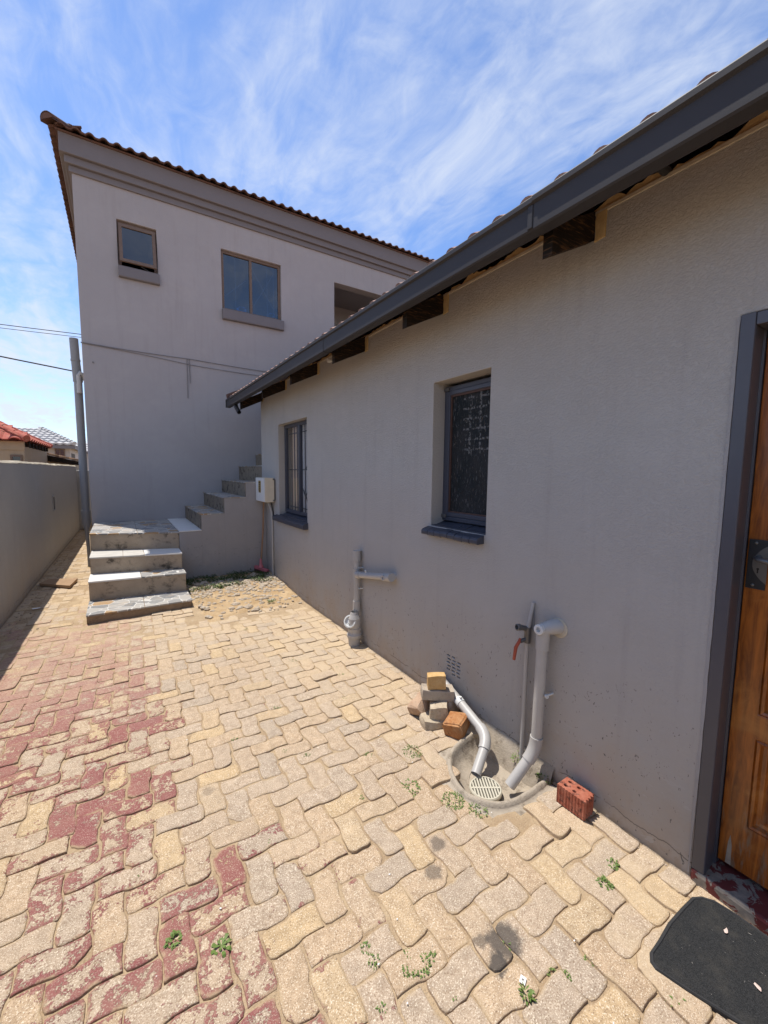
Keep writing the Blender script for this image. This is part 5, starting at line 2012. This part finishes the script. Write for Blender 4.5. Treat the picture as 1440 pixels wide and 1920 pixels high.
for _ in range(340):
    x = rs.uniform(.66, 1.80)
    y = rs.uniform(4.7, 5.8)
    if rs.random() < .5:
        x = .66 + abs(rs.gauss(0, .12)); y = rs.uniform(5.0, 5.8)
    leafy(q, (x, y, soil_h(x, y)), .012, .02, 1, rs, .002, .045, 1.6)
q.build('dry_grass', M_drygrass, kind='stuff')
stones = [((.98, 5.74), .045, 'white flat stone on the lit edge of the soil heap'), ((1.13, 6.0), .055, 'pale stone in the shade near the stair side wall'), ((.78, 5.80), .060, 'brown flat stone in the shaded weeds beside the steps'), ((1.22, 5.86), .048, 'grey stone midway along the shaded soil edge')]
for (xy, r_, lb) in stones:
    q = MB()
    c_ = Vector((xy[0], xy[1], soil_h(*xy)))
    pebble(q, c_, r_, rs, .42)
    o = q.build('stone', M_rubble)
    for v in o.data.vertices:
        v.co -= c_
    o.location = c_
    tag(o, lb, 'stone', 'stones on the soil heap')
weed('single pale green succulent weed on the sunlit soil heap', (1.0, 5.5), 'l', spread=.05, h=.05, n=60, lw=.010, ll=.03, flat=.8).location.z = soil_h(1.0, 5.5)
weed('grassy tuft on the soil near the house wall', (1.45, 4.75), 'l', spread=.03, h=.05, n=40, lw=.004, ll=.05, flat=1.6).location.z = soil_h(1.45, 4.75)

# grit, flakes and crumbs on the paving
q = MB()
for _ in range(700):
    x = rs.uniform(-1.0, 1.80)
    y = rs.uniform(.3, 7.0)
    if -.42 < x < .7 and y > 4.95:
        continue
    if in_poly(x, y, BASIN):
        continue
    if x > 1.2 or rs.random() < .6:
        pebble(q, (x, y, -.001), rs.uniform(.0012, .0035), rs, .5)
for _ in range(260):      # crumbs swept against the foot of the house wall
    y = rs.uniform(.65, 5.2)
    if 1.15 < y < 1.75:
        continue
    pebble(q, (WX - abs(rs.gauss(0, .03)), y, -.001), rs.uniform(.002, .006), rs, .5)
for _ in range(160):
    y = rs.uniform(5.0, 9.5)
    pebble(q, (wall_x(y) + .02 + abs(rs.gauss(0, .14)), y, .0), rs.uniform(.003, .013), rs, .5)
q.build('grit', plain('grit_stone', (.34, .27, .20), .95, .1, .4, 90), kind='stuff')
q = MB()
for _ in range(30):
    x, y = rs.uniform(-.3, 1.75), rs.uniform(.4, 3.2)
    if in_poly(x, y, BASIN):
        continue
    a = rs.uniform(0, pi)
    s_ = rs.uniform(.0015, .0042)
    q.add([(x + s_ * cos(a + k * pi / 2) * (1 if k % 2 else 1.6), y + s_ * sin(a + k * pi / 2), .0035) for k in range(4)], [(0, 1, 2, 3)])
q.build('paint_flakes', M_scrap, kind='stuff')
# larger rubbish along the passage
scrap((-.86, 5.9, .006), (.05, .03), .3, 'paper_scrap', 'white litter on the shaded passage paving near the loose board', 'scrap', M_scrap, seed=4)

# ------------------------------------------------------------------ neighbours beyond the boundary wall
def house_windows(parent, specs, y):
    for (x0, x1, z0, z1) in specs:
        m = MB()
        m.holed(rect(x0, x1, z0, z1), [rect(x0 + .05, (x0 + x1) / 2 - .02, z0 + .05, z1 - .05), rect((x0 + x1) / 2 + .02, x1 - .05, z0 + .05, z1 - .05)], 'y', y - .03, y + .01)
        wn = m.build('window', M_frame_brown, parent)
        m = MB(); m.box(x0 + .04, x1 - .04, y - .012, y - .004, z0 + .04, z1 - .04); m.build('pane', M_obscure_plain, wn)


M_obscure_plain = plain('dark_window_glass', (.03, .032, .036), .12, .7, .2, 3)

# A: beige house with red tiles
ha = thing('neighbour_house', 'beige neighbour house with a red tiled hip roof just over the boundary wall', 'house', (-4, 14, 0), 'neighbouring houses')
HX, HY = -1.87, 12.95
m = MB()
m.box(-7, -1.94, 13.15, 16.9, -.3, 2.24)
m.box(-7, -1.925, 13.11, 13.15, 2.02, 2.24)
m.build('wall', M_beige, ha)
m = MB(); m.holed(rect(-2.20, -1.98, 1.60, 1.90), [rect(-2.16, -2.02, 1.64, 1.86)], 'y', 13.12, 13.16); wn = m.build('window', M_frame_brown, ha)
m = MB(); m.box(-2.17, -2.01, 13.14, 13.145, 1.63, 1.87); m.build('pane', M_obscure_plain, wn)
pit = .55
m = MB()
hw = 2.0
ez = 2.24
m.add([(-8, HY, ez), (HX, HY, ez), (HX - hw, HY + hw, ez + hw * pit), (-8, HY + hw, ez + hw * pit)], [(0, 1, 2, 3)])
m.add([(HX, HY, ez), (HX, HY + 2 * hw, ez), (HX - hw, HY + hw, ez + hw * pit)], [(0, 1, 2)])
m.add([(-8, HY + 2 * hw, ez), (HX, HY + 2 * hw, ez), (HX - hw, HY + hw, ez + hw * pit), (-8, HY + hw, ez + hw * pit)], [(0, 1, 2, 3)])
m.add([(-8, HY, ez - .02), (HX, HY, ez - .02), (HX, HY + 2 * hw, ez - .02), (-8, HY + 2 * hw, ez - .02)], [(3, 2, 1, 0)])
m.build('roof', M_tile_red, ha)
me_ta = tile_mesh('roof_tile', .33, .42, roll=.05, th=.025, mat=M_tile_red, rolls=1, seg=4)
ps = math.atan(pit)
f1, f2 = Vector((1, 0, 0)), Vector((0, cos(ps), sin(ps)))
f3 = f1.cross(f2)
for row in range(6):
    s0 = row * .36
    xmax = HX - s0 * cos(ps)
    x = xmax - .33
    while x > -3.4:
        put('roof_tile', me_ta, ha, frame3(Vector((x, HY - .03, ez - .01)) + f2 * s0 + f3 * .012, f1, f2, f3))
        x -= .33
g1, g2 = Vector((0, 1, 0)), Vector((-cos(ps), 0, sin(ps)))
g3 = g1.cross(g2)
for row in range(5):
    s0 = row * .36
    y = HY + s0 * cos(ps)
    while y < HY + 2 * hw - s0 * cos(ps) - .3:
        put('roof_tile', me_ta, ha, frame3(Vector((HX + .03, y, ez - .01)) + g2 * s0 + g3 * .012, g1, g2, g3))
        y += .33
hd2 = Vector((-1, 1, pit)).normalized()
for k in range(8):
    m = MB()
    c0 = Vector((HX + .02, HY - .02, ez + .05)) + hd2 * (k * .36)
    m.tube([c0, c0 + hd2 * .40], [.085, .07], 10)
    m.build('hip_tile', M_tile_red, ha)
hd3 = Vector((-1, -1, pit)).normalized()
for k in range(6):
    m = MB()
    c0 = Vector((HX + .02, HY + 2 * hw + .02, ez + .05)) + hd3 * (k * .36)
    m.tube([c0, c0 + hd3 * .40], [.085, .07], 10)
    m.build('hip_tile', M_tile_red, ha)
for k in range(7):
    m = MB()
    m.box(-1.99, -1.85, 13.3 + k * .5, 13.36 + k * .5, 2.10, 2.22)
    m.build('rafter', M_rafter, ha)

# B: tan tiled lean-to between the houses
hb = thing('lean_to', 'low lean-to with tan tiles behind the beige house', 'outbuilding', (-2, 17, 0))
m = MB(); m.box(-2.45, -1.30, 17.3, 20, -.3, 1.86); m.build('wall', M_beige, hb)
def tanrow(i):
    return i
# roof falls towards the passage
P00, P01 = Vector((-2.40, 16.9, 2.16)), Vector((-1.15, 16.9, 1.86))
n_r = 5
e_ = Vector((0, 3.4, 0))
for i in range(n_r):
    a = P00.lerp(P01, i / n_r) + Vector((0, 0, .0)); b_ = P00.lerp(P01, (i + 1) / n_r) + Vector((0, 0, .045))
    m = MB()
    t_ = Vector((0, 0, .03))
    m.add([a, b_, b_ + e_, a + e_, a - t_, b_ - t_ - Vector((0, 0, .02)), b_ + e_ - t_, a + e_ - t_], [(0, 1, 2, 3), (7, 6, 5, 4), (0, 4, 5, 1), (1, 5, 6, 2), (2, 6, 7, 3), (3, 7, 4, 0)])
    m.build('roof_course', M_tile_tan, hb)
m = MB(); m.add([P00 - Vector((0, 0, .04)), P01 - Vector((0, 0, .04)), P01 - Vector((0, 0, .16)), P00 - Vector((0, 0, .28))], [(0, 1, 2, 3)])
sd_ = m.build('barge_board', M_rafter, hb); ss = sd_.modifiers.new('solid', 'SOLIDIFY'); ss.thickness = .04
for k in range(6):
    m = MB(); m.box(-1.34, -1.17, 17.1 + k * .5, 17.16 + k * .5, 1.72, 1.83); m.build('rafter', M_rafter, hb)

# C: off white house with silver tiles
hc = thing('neighbour_house', 'off white house with a silver grey tiled roof in the distance', 'house', (-5, 31, 0), 'neighbouring houses')
m = MB(); m.box(-9, -2.42, 30.2, 36, -.3, 2.95); m.build('wall', M_offwhite, hc)
m = MB(); m.box(-2.46, -2.405, 30.8, 33, 1.2, 2.5); m.build('side_panel', M_room, hc)
house_windows(hc, [(-3.12, -2.66, 1.95, 2.72)], 30.19)
cz = 2.95
C = [Vector((-9, 29.8, cz)), Vector((-2.15, 29.8, cz)), Vector((-4.0, 32.6, cz + 1.02)), Vector((-9, 32.6, cz + 1.02))]
n_r = 7
for i in range(n_r):
    a0, a1_ = C[0].lerp(C[3], i / n_r), C[0].lerp(C[3], (i + 1) / n_r)
    b0, b1_ = C[1].lerp(C[2], i / n_r), C[1].lerp(C[2], (i + 1) / n_r)
    m = MB()
    u_ = Vector((0, 0, .07)); nn = 40
    # scalloped lower edge shows the tile rolls
    lo = [a0.lerp(b0, k / nn) + u_ + Vector((0, 0, .05 * (k % 2))) for k in range(nn + 1)]
    hi = [a1_.lerp(b1_, k / nn) + Vector((0, 0, .05 * (k % 2))) for k in range(nn + 1)]
    base_ = [p_ - Vector((0, 0, .10)) for p_ in lo]
    m.add(lo + hi + base_, [(k, k + 1, nn + 2 + k, nn + 1 + k) for k in range(nn)] + [(2 * nn + 2 + k, 2 * nn + 3 + k, k + 1, k) for k in range(nn)])
    m.build('roof_course', M_tile_grey, hc)
m = MB()
m.add([C[1], Vector((-2.15, 36, cz)), C[2]], [(0, 1, 2)])
m.add([C[2], Vector((-2.15, 36, cz)), Vector((-9, 36, cz)), C[3]], [(0, 1, 2, 3)])
m.add([C[0] - Vector((0, 0, .02)), C[1] - Vector((0, 0, .02)), Vector((-2.15, 36, cz - .02)), Vector((-9, 36, cz - .02))], [(3, 2, 1, 0)])
m.build('roof', M_tile_grey, hc)
m = MB(); m.box(-9, -2.17, 29.82, 29.86, cz - .22, cz - .021); m.box(-2.20, -2.16, 29.861, 35.9, cz - .22, cz - .021); m.build('fascia_board', M_trim, hc)
for k in range(11):
    m = MB()
    p0 = C[1].lerp(C[2], k / 11.0) + Vector((0, 0, .10)); p1 = C[1].lerp(C[2], (k + 1.1) / 11.0) + Vector((0, 0, .06))
    m.tube([p0, p1], [.11, .08], 8); m.build('hip_tile', M_tile_grey, hc)

# D: the farthest house
hd_ = thing('neighbour_house', 'small far house glimpsed between the silver roof and the soil pipe', 'house', (-4, 43, 0), 'neighbouring houses')
m = MB(); m.box(-7, -2.2, 42, 46, -.3, 3.05); m.build('wall', M_offwhite, hd_)
house_windows(hd_, [(-3.25, -2.85, 1.9, 2.7)], 41.99)
for i in range(4):
    m = MB()
    za, zb_ = 3.02 + i * .20, 3.02 + (i + 1) * .20
    ya, yb = 41.6 + i * .55, 41.6 + (i + 1) * .55
    m.add([(-7, ya, za + .05), (-1.9, ya, za + .05), (-1.9, yb, zb_), (-7, yb, zb_), (-7, ya, za - .04), (-1.9, ya, za - .04)], [(0, 1, 2, 3), (4, 5, 1, 0)])
    m.build('roof_course', M_tile_grey, hd_)
m = MB(); m.box(-7, -1.92, 41.62, 41.66, 2.82, 2.99); m.build('fascia_board', M_trim, hd_)
